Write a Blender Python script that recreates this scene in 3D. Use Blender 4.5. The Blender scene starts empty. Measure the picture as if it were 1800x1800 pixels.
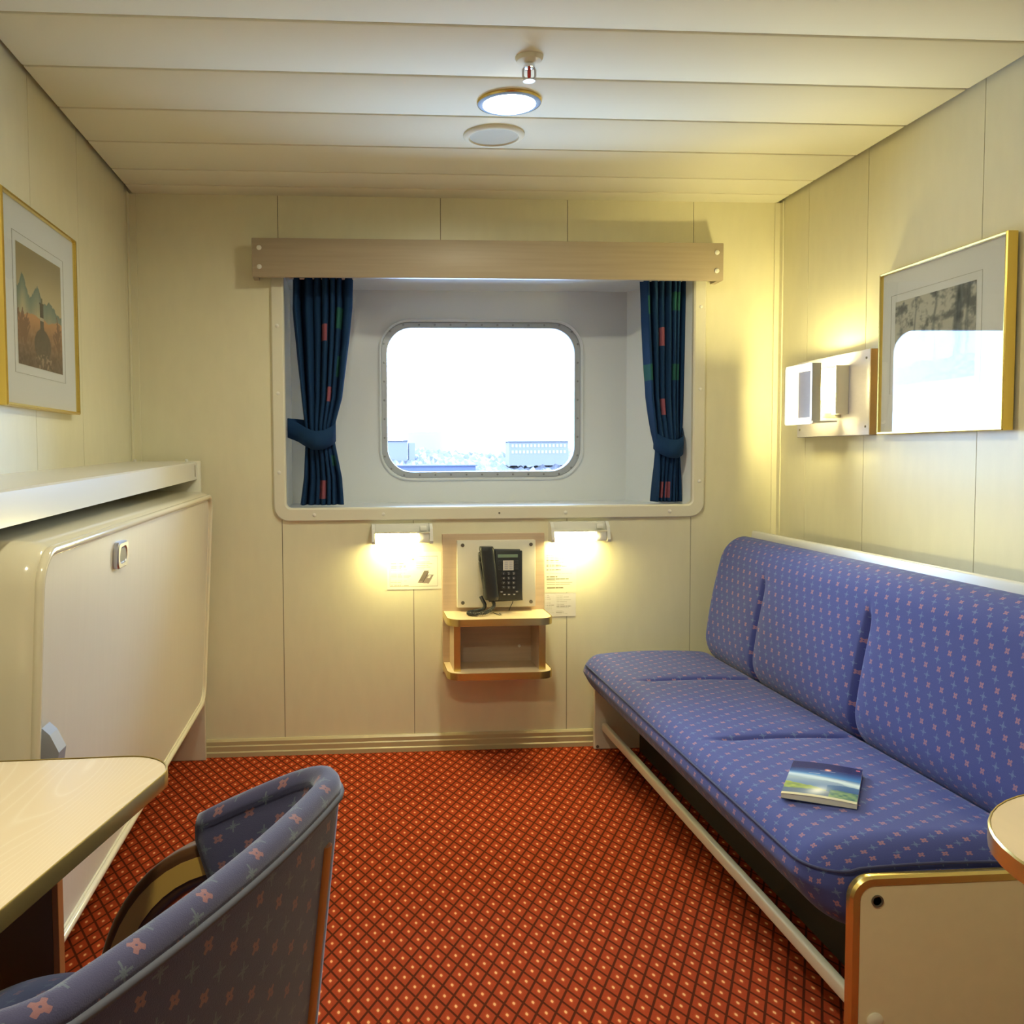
import bpy, bmesh, math, random
import numpy as np
from mathutils import Vector, Matrix, Euler
PI = math.pi
C = bpy.context.scene.collection
random.seed(4)

# ------------------------------------------------------------------ camera, world, exposure
sc = bpy.context.scene
F, CX, CY = 1600.0, 747.1, 882.5                 # measured on the 1800 px frame
YAW, PITCH, ROLL, CAMH = 0.0749, 0.05356, -0.00605, 1.144
cy_, sy_ = math.cos(YAW), math.sin(YAW)
cp_, sp_ = math.cos(PITCH), math.sin(PITCH)
fw = Vector((sy_*cp_, cy_*cp_, -sp_))
rt = Vector((cy_, -sy_, 0.0))
up = rt.cross(fw)
rt2 = rt*math.cos(ROLL) + up*math.sin(ROLL)
up2 = -rt*math.sin(ROLL) + up*math.cos(ROLL)
cam_d = bpy.data.cameras.new('camera')
cam = bpy.data.objects.new('camera', cam_d)
C.objects.link(cam)
m3 = Matrix((rt2, up2, -fw)).transposed()
cam.matrix_world = Matrix.Translation((0, 0, CAMH)) @ m3.to_4x4()
cam_d.sensor_width = 36.0
cam_d.lens = F/1800*36.0
cam_d.shift_x = (900-CX)/1800
cam_d.shift_y = (CY-900)/1800
cam_d.clip_start = 0.02
cam_d.clip_end = 3000
sc.camera = cam

sc.view_settings.view_transform = 'Standard'
sc.view_settings.look = 'None'
sc.view_settings.gamma = 1.0
sc.view_settings.use_curve_mapping = False
sc.view_settings.exposure = 0.12

SKY = 25.0
world = bpy.data.worlds.new('overcast_sky')
sc.world = world
world.use_nodes = True
wn = world.node_tree
bg = wn.nodes['Background']
bg.inputs['Color'].default_value = (0.42, 0.65, 1.0, 1)
bg.inputs['Strength'].default_value = SKY

WARM = (1.0, 0.86, 0.35)
NEUTRAL = (1.0, 0.95, 0.68)
TUBE_E, SCONCE_E, DOWN_E = 125.0, 360.0, 255.0

# a light portal marks the window opening so the daylight through it is sampled well
pd = bpy.data.lights.new('window_portal', 'AREA')
pd.shape = 'RECTANGLE'
pd.size, pd.size_y = 0.82, 0.62
pd.cycles.is_portal = True
po = bpy.data.objects.new('window_portal', pd)
C.objects.link(po)
po.location = (0.53, 3.86, 1.366)
po.rotation_euler = (-PI/2, 0, 0)                # -Z of the lamp faces -Y, into the cabin

XL, XR, D, H = -0.8246, 1.6448, 3.4556, 2.1
YF = -1.4                                         # wall behind the photographer
HULL = 3.82

# ------------------------------------------------------------------ helpers
def lin(c):
    return tuple(((v/255)/12.92 if v/255 <= .04045 else ((v/255+.055)/1.055)**2.4) for v in c)

def newmat(name, col, rough=.6, metal=0, spec=.5, bump=None, noise=None, coat=0):
    m = bpy.data.materials.new(name)
    m.use_nodes = True
    nt = m.node_tree
    b = nt.nodes['Principled BSDF']
    b.inputs['Base Color'].default_value = (*col, 1)
    b.inputs['Roughness'].default_value = rough
    b.inputs['Metallic'].default_value = metal
    b.inputs['Specular IOR Level'].default_value = spec
    b.inputs['Coat Weight'].default_value = coat
    tc = nt.nodes.new('ShaderNodeTexCoord')
    mp = nt.nodes.new('ShaderNodeMapping')
    nt.links.new(tc.outputs['Object'], mp.inputs['Vector'])
    if noise:                                     # (scale xyz, strength)
        scl, k = noise
        mp.inputs['Scale'].default_value = scl
        n = nt.nodes.new('ShaderNodeTexNoise')
        n.inputs['Scale'].default_value = 1.0
        n.inputs['Detail'].default_value = 5
        nt.links.new(mp.outputs['Vector'], n.inputs['Vector'])
        mx = nt.nodes.new('ShaderNodeMix')
        mx.data_type = 'RGBA'
        mx.inputs[6].default_value = (*[v*(1-k) for v in col], 1)
        mx.inputs[7].default_value = (*[min(1, v*(1+k)) for v in col], 1)
        nt.links.new(n.outputs['Fac'], mx.inputs[0])
        nt.links.new(mx.outputs[2], b.inputs['Base Color'])
    if bump:
        scl, st = bump
        n2 = nt.nodes.new('ShaderNodeTexNoise')
        n2.inputs['Scale'].default_value = scl
        n2.inputs['Detail'].default_value = 3
        nt.links.new(tc.outputs['Object'], n2.inputs['Vector'])
        bp = nt.nodes.new('ShaderNodeBump')
        bp.inputs['Strength'].default_value = st
        bp.inputs['Distance'].default_value = .002
        nt.links.new(n2.outputs['Fac'], bp.inputs['Height'])
        nt.links.new(bp.outputs['Normal'], b.inputs['Normal'])
    return m

def emit(name, col, st):
    m = bpy.data.materials.new(name)
    m.use_nodes = True
    b = m.node_tree.nodes['Principled BSDF']
    b.inputs['Base Color'].default_value = (.8, .8, .8, 1)
    b.inputs['Emission Color'].default_value = (*col, 1)
    b.inputs['Emission Strength'].default_value = st
    return m

class NB:                                         # small node-maths helper
    def __init__(s, m): s.nt = m.node_tree; s.L = s.nt.links
    def n(s, t, **k):
        o = s.nt.nodes.new(t)
        for a, v in k.items(): setattr(o, a, v)
        return o
    def m(s, op, a, b=None, c=None):
        o = s.n('ShaderNodeMath', operation=op)
        for i, v in enumerate((a, b, c)):
            if v is None: continue
            if isinstance(v, (int, float)): o.inputs[i].default_value = v
            else: s.L.new(v, o.inputs[i])
        return o.outputs[0]
    def mix(s, f, a, b):
        o = s.n('ShaderNodeMix', data_type='RGBA')
        for i, v in ((0, f), (6, a), (7, b)):
            if isinstance(v, (int, float)): o.inputs[i].default_value = v
            elif isinstance(v, tuple): o.inputs[i].default_value = (*v, 1)
            else: s.L.new(v, o.inputs[i])
        return o.outputs[2]

class MB:
    """collects shapes in one bmesh and links them as one mesh object"""
    def __init__(s): s.bm = bmesh.new()
    def box(s, x0, x1, y0, y1, z0, z1, bev=0, seg=2, mi=0):
        r = bmesh.ops.create_cube(s.bm, size=1)
        vs = r['verts']
        for v in vs:
            v.co = Vector(((x0+x1)/2+v.co.x*(x1-x0), (y0+y1)/2+v.co.y*(y1-y0), (z0+z1)/2+v.co.z*(z1-z0)))
        fs = list({f for v in vs for f in v.link_faces})
        for f in fs: f.material_index = mi
        if bev:
            es = list({e for v in vs for e in v.link_edges})
            bmesh.ops.bevel(s.bm, geom=es, offset=bev, segments=seg, affect='EDGES', profile=.5, material=mi)
        return s
    def loft(s, loops, close=True, capa=True, capb=True, mi=0, loopclosed=True):
        rows = [[s.bm.verts.new(p) for p in lp] for lp in loops]
        n = len(rows[0])
        for a, b in zip(rows[:-1], rows[1:]):
            for i in range(n if loopclosed else n-1):
                j = (i+1) % n
                try:
                    f = s.bm.faces.new((a[i], a[j], b[j], b[i])); f.material_index = mi
                except ValueError: pass
        if capa: f = s.bm.faces.new(rows[0][::-1]); f.material_index = mi
        if capb: f = s.bm.faces.new(rows[-1]); f.material_index = mi
        return s
    def tube(s, pts, r, n=10, closed=False, mi=0, flat=None):
        pts = [Vector(p) for p in pts]
        loops = []
        N = len(pts)
        prev = None
        for i, p in enumerate(pts):
            if closed: t = pts[(i+1) % N]-pts[i-1]
            else: t = pts[min(i+1, N-1)]-pts[max(i-1, 0)]
            t.normalize()
            if prev is None:
                a = Vector((0, 0, 1)) if abs(t.z) < .9 else Vector((1, 0, 0))
                u = t.cross(a).normalized()
            else:
                u = (prev - t*prev.dot(t)).normalized()
            prev = u
            w = t.cross(u)
            rr = r[i] if isinstance(r, (list, tuple)) else r
            loops.append([p+u*math.cos(2*PI*k/n)*rr+w*math.sin(2*PI*k/n)*rr for k in range(n)])
        if closed:
            loops.append(loops[0])
            s.loft(loops, capa=False, capb=False, mi=mi)
        else:
            s.loft(loops, mi=mi)
        return s
    def lathe(s, prof, centre=(0, 0, 0), axis='Z', n=32, mi=0, capa=True, capb=True):
        c = Vector(centre)
        loops = []
        for r, h in prof:
            lp = []
            for k in range(n):
                a = 2*PI*k/n
                x, y = r*math.cos(a), r*math.sin(a)
                lp.append(c+(Vector((x, y, h)) if axis == 'Z' else Vector((x, h, y)) if axis == 'Y' else Vector((h, x, y))))
            loops.append(lp)
        s.loft(loops, mi=mi, capa=capa, capb=capb)
        return s
    def build(s, name, mats, parent=None, smooth=None, loc=None, rot=None):
        bmesh.ops.remove_doubles(s.bm, verts=s.bm.verts, dist=1e-6)
        bmesh.ops.recalc_face_normals(s.bm, faces=s.bm.faces)
        me = bpy.data.meshes.new(name)
        s.bm.to_mesh(me); s.bm.free()
        for m in (mats if isinstance(mats, (list, tuple)) else [mats]): me.materials.append(m)
        o = bpy.data.objects.new(name, me)
        C.objects.link(o)
        if smooth is not None:
            me.shade_smooth()
            if smooth < 180:
                me.set_sharp_from_angle(angle=math.radians(smooth))
        if parent is not None: o.parent = parent
        if loc is not None: o.location = loc
        if rot is not None: o.rotation_euler = rot
        return o

def rrect(w, h, r, n=8):
    """rounded rectangle outline, centred, counter-clockwise"""
    r = max(r, 1e-4)
    pts = []
    for cx, cy, a0 in ((w/2-r, h/2-r, 0), (-w/2+r, h/2-r, PI/2), (-w/2+r, -h/2+r, PI), (w/2-r, -h/2+r, 1.5*PI)):
        for k in range(n+1):
            a = a0+PI/2*k/n
            pts.append((cx+r*math.cos(a), cy+r*math.sin(a)))
    return pts

def empty(name, label, cat, loc=(0, 0, 0), rot=(0, 0, 0), group=None, kind=None):
    o = bpy.data.objects.new(name, None)
    C.objects.link(o)
    o.location = loc; o.rotation_euler = rot
    o.empty_display_size = .1
    tag(o, label, cat, group, kind)
    return o

def tag(o, label=None, cat=None, group=None, kind=None):
    if label: o['label'] = label
    if cat: o['category'] = cat
    if group: o['group'] = group
    if kind: o['kind'] = kind
    return o

def struct(o, label=None):
    o['kind'] = 'structure'
    if label: o['label'] = label
    return o

def rbox(name, size, rad, nseg, mat, parent, disp=None, uvrot=False):
    """cushion: dense rounded box centred on the origin, UVs in metres on each side"""
    bm = bmesh.new()
    uvl = bm.loops.layers.uv.new('UVMap')
    hx, hy, hz = size[0]/2, size[1]/2, size[2]/2
    cache = {}
    def vert(p):
        k = (round(p[0], 5), round(p[1], 5), round(p[2], 5))
        if k in cache: return cache[k]
        q = Vector(p)
        inner = Vector((max(-hx+rad[0], min(hx-rad[0], q.x)), max(-hy+rad[1], min(hy-rad[1], q.y)), max(-hz+rad[2], min(hz-rad[2], q.z))))
        d = Vector(((q.x-inner.x)/rad[0], (q.y-inner.y)/rad[1], (q.z-inner.z)/rad[2]))
        if d.length > 1e-9:
            dn = d.normalized()
            pos = inner+Vector((dn.x*rad[0], dn.y*rad[1], dn.z*rad[2]))
        else:
            pos = q
        if disp: pos = disp(pos, q)
        v = bm.verts.new(pos)
        cache[k] = v
        return v
    half = (hx, hy, hz)
    for ax in range(3):
        a, b = [(1, 2), (0, 2), (0, 1)][ax]
        for sg in (-1, 1):
            na, nb = nseg[a], nseg[b]
            for i in range(na):
                for j in range(nb):
                    quad = []
                    for ii, jj in ((i, j), (i+1, j), (i+1, j+1), (i, j+1)):
                        p = [0, 0, 0]
                        p[ax] = sg*half[ax]
                        p[a] = -half[a]+2*half[a]*ii/na
                        p[b] = -half[b]+2*half[b]*jj/nb
                        quad.append((vert(p), p[a], p[b]))
                    try:
                        f = bm.faces.new([q[0] for q in quad])
                    except ValueError:
                        continue
                    for lp, q in zip(f.loops, quad):
                        lp[uvl].uv = (q[2], q[1]) if ax == 2 else (q[1]+.5*ax, q[2]+.3*ax)
    bmesh.ops.recalc_face_normals(bm, faces=bm.faces)
    me = bpy.data.meshes.new(name)
    bm.to_mesh(me); bm.free()
    me.materials.append(mat)
    me.shade_smooth()
    o = bpy.data.objects.new(name, me)
    C.objects.link(o)
    o.parent = parent
    return o

def painted(name, fn, nx, ny, origin, ux, uy, mat_rough=.5, parent=None, thick=0):
    """flat print: a fine grid whose vertex colours carry the printed picture; fn(u,v)->rgb (0..255)"""
    me = bpy.data.meshes.new(name)
    o0, ux, uy = Vector(origin), Vector(ux), Vector(uy)
    us, vs = np.meshgrid(np.linspace(0, 1, nx+1), np.linspace(0, 1, ny+1))
    P = (np.array(o0)[None, None]+us[..., None]*np.array(ux)+vs[..., None]*np.array(uy)).reshape(-1, 3)
    idx = np.arange((nx+1)*(ny+1)).reshape(ny+1, nx+1)
    F_ = np.stack([idx[:-1, :-1], idx[:-1, 1:], idx[1:, 1:], idx[1:, :-1]], -1).reshape(-1, 4)
    me.from_pydata(P.tolist(), [], F_.tolist())
    rgb = np.clip(fn(us, vs), 0, 255)/255.0
    rgb = np.where(rgb <= .04045, rgb/12.92, ((rgb+.055)/1.055)**2.4)
    ca = me.color_attributes.new('print', 'FLOAT_COLOR', 'POINT')
    col = np.ones(((nx+1)*(ny+1), 4), dtype=np.float32)
    col[:, :3] = rgb.reshape(-1, 3)
    ca.data.foreach_set('color', col.ravel())
    m = bpy.data.materials.new(name+'_ink')
    m.use_nodes = True
    b = m.node_tree.nodes['Principled BSDF']
    b.inputs['Roughness'].default_value = mat_rough
    at = m.node_tree.nodes.new('ShaderNodeVertexColor')
    at.layer_name = 'print'
    m.node_tree.links.new(at.outputs['Color'], b.inputs['Base Color'])
    me.materials.append(m)
    o = bpy.data.objects.new(name, me)
    C.objects.link(o)
    if parent is not None: o.parent = parent
    if thick:
        md = o.modifiers.new('thickness', 'SOLIDIFY'); md.thickness = thick; md.offset = -1
    return o

rng = np.random.RandomState(7)
def vnoise(u, v, fx, fy, seed=0):
    r = np.random.RandomState(seed)
    g = r.rand(int(fy)+3, int(fx)+3)
    x, y = u*fx, v*fy
    i, j = np.floor(x).astype(int), np.floor(y).astype(int)
    a, b = x-i, y-j
    a = a*a*(3-2*a); b = b*b*(3-2*b)
    return (g[j, i]*(1-a)+g[j, i+1]*a)*(1-b)+(g[j+1, i]*(1-a)+g[j+1, i+1]*a)*b

def lerp(c0, c1, t):
    t = np.clip(t, 0, 1)[..., None]
    return np.array(c0, float)*(1-t)+np.array(c1, float)*t

# ------------------------------------------------------------------ materials
WALLC = (.77, .73, .53)
M = {}
M['wall'] = newmat('wall_laminate', WALLC, .38, spec=.5, noise=((26, 26, 9), .05), bump=(160, .05))
M['groove'] = newmat('panel_joint', (.22, .18, .11), .8)
M['ceil'] = newmat('ceiling_enamel', (.80, .78, .64), .65, spec=.06, bump=(200, .03))
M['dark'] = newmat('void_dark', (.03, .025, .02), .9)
M['white'] = newmat('white_enamel', (.74, .73, .68), .25, spec=.5)
M['recess'] = newmat('recess_paint', (.76, .80, .84), .18, spec=.55)
M['trimcream'] = newmat('cream_trim', (.74, .71, .58), .35)
M['skirt'] = newmat('skirting_bronze', (.50, .42, .25), .35, spec=.5)
M['wood'] = newmat('beech_laminate', (.56, .425, .30), .42, noise=((3, 60, 90), .16))
M['woodtop'] = newmat('pale_maple_laminate', (.74, .585, .38), .33, noise=((30, 4, 4), .08))
M['brass'] = newmat('brass_edge', (.80, .62, .22), .26, metal=.9)
M['gold'] = newmat('gold_frame', (.83, .62, .17), .24, metal=1)
M['chrome'] = newmat('chrome', (.82, .84, .86), .12, metal=1)
M['silver'] = newmat('satin_silver', (.62, .63, .66), .3, metal=.9)
M['screw'] = newmat('screw_white', (.8, .79, .72), .3)
M['darkscrew'] = newmat('screw_dark', (.2, .18, .14), .4, metal=.6)
M['bedpanel'] = newmat('bed_panel', (.68, .64, .56), .4, noise=((14, 60, 6), .04))
M['bedrim'] = newmat('bed_rim_gloss', (.80, .74, .56), .14, spec=.6)
M['phone'] = newmat('phone_plastic', (.028, .032, .033), .38, spec=.5)
M['phonekey'] = newmat('phone_key', (.05, .055, .056), .4)
M['ink'] = newmat('key_print', (.55, .55, .55), .5)
M['lcd'] = newmat('lcd_green', (.20, .30, .22), .3)
M['paper'] = newmat('paper', (.80, .78, .70), .6)
M['plate'] = newmat('cream_plate', (.74, .70, .58), .35)
M['mat'] = newmat('picture_mount_card', (.84, .85, .86), .7)
M['wooddark'] = newmat('varnished_wood', (.10, .042, .016), .35, noise=((60, 8, 8), .2), coat=.1)
M['woodgold'] = newmat('golden_beech', (.66, .42, .09), .32, noise=((60, 8, 8), .12), coat=.3)
M['deskside'] = newmat('dark_desk_panel', (.16, .085, .05), .5)
M['orange'] = newmat('orange_wood_edge', (.50, .20, .06), .4)
M['curtain'] = newmat('navy_curtain', (.008, .036, .105), .85, spec=.2, bump=(600, .2))
M['cpink'] = newmat('curtain_pink', (.27, .085, .12), .85, spec=.2)
M['cgreen'] = newmat('curtain_green', (.02, .10, .09), .85, spec=.2)
M['sconcewood'] = newmat('sconce_board', (.42, .40, .45), .35, noise=((4, 40, 80), .07))
M['sconcewoodedge'] = newmat('sconce_board_edge', (.38, .26, .13), .5)
M['ring'] = newmat('window_ring_metal', (.46, .50, .56), .33, metal=.3)
M['bolt'] = newmat('bolt_metal', (.32, .33, .36), .35, metal=.8)
M['red'] = newmat('red_glass_bulb', (.55, .03, .02), .2)
M['tubeglow'] = emit('reading_tube_glow', WARM, TUBE_E)
M['sconceglow'] = emit('sconce_tube_glow', WARM, SCONCE_E)
M['downglow'] = emit('downlight_glow', NEUTRAL, DOWN_E)
M['opal'] = emit('glowing_white_shade', (1.0, .94, .74), .85)
M['bluereflect'] = newmat('rim_blue_reflection', (.36, .50, .74), .5, spec=.1)  # the window's blue reflection, painted as the ring's base colour
M['piping'] = newmat('piping_cord', (.045, .052, .15), .8)
M['rock'] = newmat('shore_rock', (.030, .026, .033), .9, noise=((.5, .5, 1.2), .85))
M['snow'] = newmat('snow', (.075, .066, .07), .9)
M['sea'] = newmat('sea', (.02, .03, .05), .25)
M['far_white'] = newmat('tank_paint', (.13, .11, .11), .7)
M['far_grey'] = newmat('far_wall', (.082, .073, .085), .8)
M['far_pane'] = newmat('far_window', (.15, .13, .13), .5)

# thin window glass: clear, with a slight reflection
def glassmat(name, k, ior=1.5):
    m = bpy.data.materials.new(name)
    m.use_nodes = True
    b = NB(m)
    b.nt.nodes.remove(b.nt.nodes['Principled BSDF'])
    out = b.nt.nodes['Material Output']
    tr = b.n('ShaderNodeBsdfTransparent')
    gl = b.n('ShaderNodeBsdfGlossy'); gl.inputs['Roughness'].default_value = .02
    fr = b.n('ShaderNodeFresnel'); fr.inputs['IOR'].default_value = ior
    f = b.m('MULTIPLY', fr.outputs[0], k)
    mx = b.n('ShaderNodeMixShader')
    b.L.new(f, mx.inputs[0]); b.L.new(tr.outputs[0], mx.inputs[1]); b.L.new(gl.outputs[0], mx.inputs[2])
    b.L.new(mx.outputs[0], out.inputs['Surface'])
    return m
M['glass'] = glassmat('window_glass', 1.0)
M['picglass'] = glassmat('picture_glass', 1.15)

# carpet: red lattice of diamonds, one light stitch in each, diagonals along the cabin's walls
def carpet():
    m = newmat('carpet_lattice', (.3, .05, .02), .95, spec=.1, bump=(700, .5))
    b = NB(m)
    pr = b.nt.nodes['Principled BSDF']
    tc = b.n('ShaderNodeTexCoord'); sx = b.n('ShaderNodeSeparateXYZ')
    b.L.new(tc.outputs['Object'], sx.inputs[0])
    X = b.m('DIVIDE', b.m('SUBTRACT', sx.outputs[0], -0.0073), .04032)
    Y = b.m('DIVIDE', b.m('SUBTRACT', sx.outputs[1], 1.8168), .0759)
    u = b.m('FRACT', b.m('ADD', b.m('ADD', X, Y), .5))
    v = b.m('FRACT', b.m('ADD', b.m('SUBTRACT', X, Y), .5))
    du = b.m('ABSOLUTE', b.m('SUBTRACT', u, .5))
    dv = b.m('ABSOLUTE', b.m('SUBTRACT', v, .5))
    mxd = b.m('MAXIMUM', du, dv)
    def step(x, lo, hi):
        o = b.n('ShaderNodeMapRange'); o.interpolation_type = 'SMOOTHSTEP'
        o.inputs[1].default_value = lo; o.inputs[2].default_value = hi
        b.L.new(x, o.inputs[0]); return o.outputs[0]
    red = lin((174, 70, 34)); red2 = lin((156, 57, 27)); line = lin((84, 34, 9)); dot = lin((244, 182, 118))
    no = b.n('ShaderNodeTexNoise'); no.inputs['Scale'].default_value = 260; no.inputs['Detail'].default_value = 2
    b.L.new(tc.outputs['Object'], no.inputs['Vector'])
    base = b.mix(no.outputs['Fac'], red2, red)
    base = b.mix(step(mxd, .40, .45), base, line)
    rad = b.m('MAXIMUM', b.m('ADD', du, dv), b.m('MULTIPLY', mxd, 1.5))
    halo = b.m('MULTIPLY', b.m('SUBTRACT', 1.0, step(rad, .08, .36)), .42)
    base = b.mix(halo, base, lin((215, 105, 55)))
    core = b.m('SUBTRACT', 1.0, step(rad, .09, .19))
    base = b.mix(core, base, dot)
    b.L.new(base, pr.inputs['Base Color'])
    return m
M['carpet'] = carpet()

# upholstery: staggered pink and pale-blue stitched crosses on violet-blue
def fabric(name, base, pink, blue, a=.048, h=.0215, rough=.8, sheen=.3, ink=.72):
    m = newmat(name, base, rough, spec=.25, bump=(900, .25))
    b = NB(m)
    pr = b.nt.nodes['Principled BSDF']
    pr.inputs['Sheen Weight'].default_value = sheen
    pr.inputs['Sheen Roughness'].default_value = .4
    pr.inputs['Sheen Tint'].default_value = (.8, .85, 1, 1)
    uvn = b.n('ShaderNodeUVMap'); uvn.uv_map = 'UVMap'
    sx = b.n('ShaderNodeSeparateXYZ'); b.L.new(uvn.outputs[0], sx.inputs[0])
    Q = b.m('ADD', b.m('DIVIDE', sx.outputs[1], h), 2000.0)
    row = b.m('FLOOR', Q)
    P = b.m('ADD', b.m('SUBTRACT', b.m('DIVIDE', sx.outputs[0], a), b.m('MULTIPLY', row, .25)), 2000.0)
    x = b.m('MULTIPLY', b.m('SUBTRACT', b.m('FRACT', P), .5), a)        # metres from the motif's centre
    y = b.m('MULTIPLY', b.m('SUBTRACT', b.m('FRACT', Q), .5), h)
    par = b.m('MODULO', row, 2.0)
    ax, ay = b.m('ABSOLUTE', x), b.m('ABSOLUTE', y)
    sd, df = b.m('ABSOLUTE', b.m('ADD', x, y)), b.m('ABSOLUTE', b.m('SUBTRACT', x, y))
    # pink: plump four-petalled flower with a small eye
    r2 = b.m('ADD', b.m('MULTIPLY', x, x), b.m('MULTIPLY', y, y))
    pk = b.m('MULTIPLY', b.m('LESS_THAN', b.m('MINIMUM', sd, df), .0034), b.m('LESS_THAN', r2, .0078**2))
    pk = b.m('MULTIPLY', pk, b.m('GREATER_THAN', r2, .0011**2))
    pk = b.m('MAXIMUM', b.m('MULTIPLY', b.m('LESS_THAN', r2, .0046**2), b.m('GREATER_THAN', r2, .0011**2)), pk)
    # blue: thin star with four long arms
    bl = b.m('MULTIPLY', b.m('LESS_THAN', b.m('MINIMUM', ax, ay), .0011), b.m('LESS_THAN', b.m('MAXIMUM', ax, ay), .0098))
    bl = b.m('MAXIMUM', bl, b.m('MULTIPLY', b.m('LESS_THAN', b.m('MINIMUM', sd, df), .0012), b.m('LESS_THAN', r2, .0050**2)))
    no = b.n('ShaderNodeTexNoise'); no.inputs['Scale'].default_value = 900
    b.L.new(uvn.outputs[0], no.inputs['Vector'])
    col = b.mix(no.outputs['Fac'], tuple(v*.8 for v in base), tuple(v*1.2 for v in base))
    col = b.mix(b.m('MULTIPLY', b.m('MULTIPLY', pk, par), ink), col, pink)
    col = b.mix(b.m('MULTIPLY', b.m('MULTIPLY', bl, b.m('SUBTRACT', 1.0, par)), ink*.76), col, blue)
    b.L.new(col, pr.inputs['Base Color'])
    return m
M['sofafab'] = fabric('sofa_upholstery', (.062, .080, .30), (.42, .21, .26), (.17, .26, .46), sheen=.2)
M['chairfab'] = fabric('chair_upholstery', (.062, .060, .135), (.50, .20, .14), (.22, .30, .30), sheen=.6, ink=.42)

# ------------------------------------------------------------------ setting
T = .12
struct(MB().box(XL-T, XR+T, YF-T, D+T, -.1, 0).build('floor', M['carpet']), 'red carpet with a lattice of diamonds, each with a light stitch')

# ceiling: planks across the cabin with open joints and a shadow gap at the side walls
cb = MB()
seams = [2.0832-.2724*k for k in range(12, 0, -1)] + [2.0832, 2.3585, 2.6298, 2.8999, 3.1699, 3.3481, D+.02]
seams = [s for s in seams if s > YF-.3]
for a, b_ in zip(seams[:-1], seams[1:]):
    cb.box(XL+.016, XR-.016, a+.0045, b_-.0045, H, H+.025, bev=.004, seg=2)
    cb.box(XL+.028, XR-.028, a-.005, a+.005, H+.005, H+.02, mi=2)
cb.box(XL-T, XR+T, YF-T, D+T, H+.05, H+.12, mi=1)
M['joint'] = newmat('plank_joint', (.60, .50, .26), .6)
struct(cb.build('ceiling', [M['ceil'], M['dark'], M['joint']], smooth=30), 'cream ceiling planks running across the cabin')

def side_wall(name, x0, x1, xin, ys, sgn, lab):
    w = MB()
    w.box(x0, x1, YF-T, D+T, 0, H+.06)
    e = .0035
    for a, b_ in zip(ys[:-1], ys[1:]):
        w.box(xin, xin-sgn*e, a+.0012, b_-.0012, .0, H+.03)
    # dark joints behind the panels
    for a in ys[1:-1]:
        w.box(xin-sgn*.0002, xin-sgn*.0012, a-.0012, a+.0012, 0, H+.03, mi=1)
    return struct(w.build(name, [M['wall'], M['groove']]), lab)
# panels stand 3.5 mm proud towards the cabin
side_wall('wall_left', XL-T, XL-.0035, XL-.0035, [YF, -.9, -.35, .2, .75, 1.3, 1.84, 2.432, 2.839, 3.40, D], -1, 'cream laminate wall on the side of the folded bed')
side_wall('wall_right', XR+.0035, XR+T, XR+.0035, [YF, -.9, -.35, .2, .75, 1.25, 1.78, 2.308, 2.85, 3.235, D], 1, 'cream laminate wall behind the sofa')
struct(MB().box(XL-T, XR+T, YF-T, YF, 0, H+.06).build('wall_front', M['wall']), 'cream wall behind the photographer')

# back wall with the opening of the window recess
OX0, OX1, OZ0, OZ1 = -.2665, 1.3025, .938, 1.82
bw = MB()
g_ = .012                                        # the hole is a little larger than the recess lining
bw.box(XL-T, OX0-g_, D+.0035, D+T, 0, H+.06)
bw.box(OX1+g_, XR+T, D+.0035, D+T, 0, H+.06)
bw.box(OX0-g_, OX1+g_, D+.0035, D+T, 0, OZ0-g_)
bw.box(OX0-g_, OX1+g_, D+.0035, D+T, OZ1+g_, H+.06)
def bpan(xs, z0, z1):
    for a, b_ in zip(xs[:-1], xs[1:]):
        bw.box(a+.0012, b_-.0012, D, D+.0036, z0, z1)
    for a in xs[1:-1]:
        bw.box(a-.0012, a+.0012, D+.0024, D+.0037, z0, z1, mi=1)
bpan([XL, -.2817, .324, .8083, 1.2988, XR], OZ1, H+.03)
bpan([XL, -.2817, .2141, .8083, 1.2988, XR], 0, OZ0)
bpan([XL, OX0-.006], OZ0, OZ1)
bpan([OX1+.006, XR], OZ0, OZ1)
struct(bw.build('wall_back', [M['wall'], M['groove']]), 'cream laminate wall around the window')

# slim corner profiles
struct(MB().box(XL, XL+.030, D-.006, D, 0, H, bev=.002).box(XL, XL+.006, D-.03, D, 0, H, bev=.002).build('trim_2', M['wall']), 'cream corner strip beside the folded bed')
struct(MB().box(XR-.026, XR, D-.006, D, 0, H, bev=.002).box(XR-.006, XR, D-.03, D, 0, H, bev=.002).build('trim_3', M['wall']), 'cream corner strip beside the sofa')

# skirting with two steps
sk = MB()
prof = [(D, .0), (D-.022, .0), (D-.022, .016), (D-.017, .020), (D-.017, .038), (D-.013, .042), (D-.013, .056), (D-.006, .064), (D, .064)]
sk.loft([[(XL, y, z) for y, z in prof], [(XR, y, z) for y, z in prof]])
struct(sk.build('baseboard_back', M['skirt'], smooth=25), 'stepped bronze skirting under the window wall')

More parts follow.
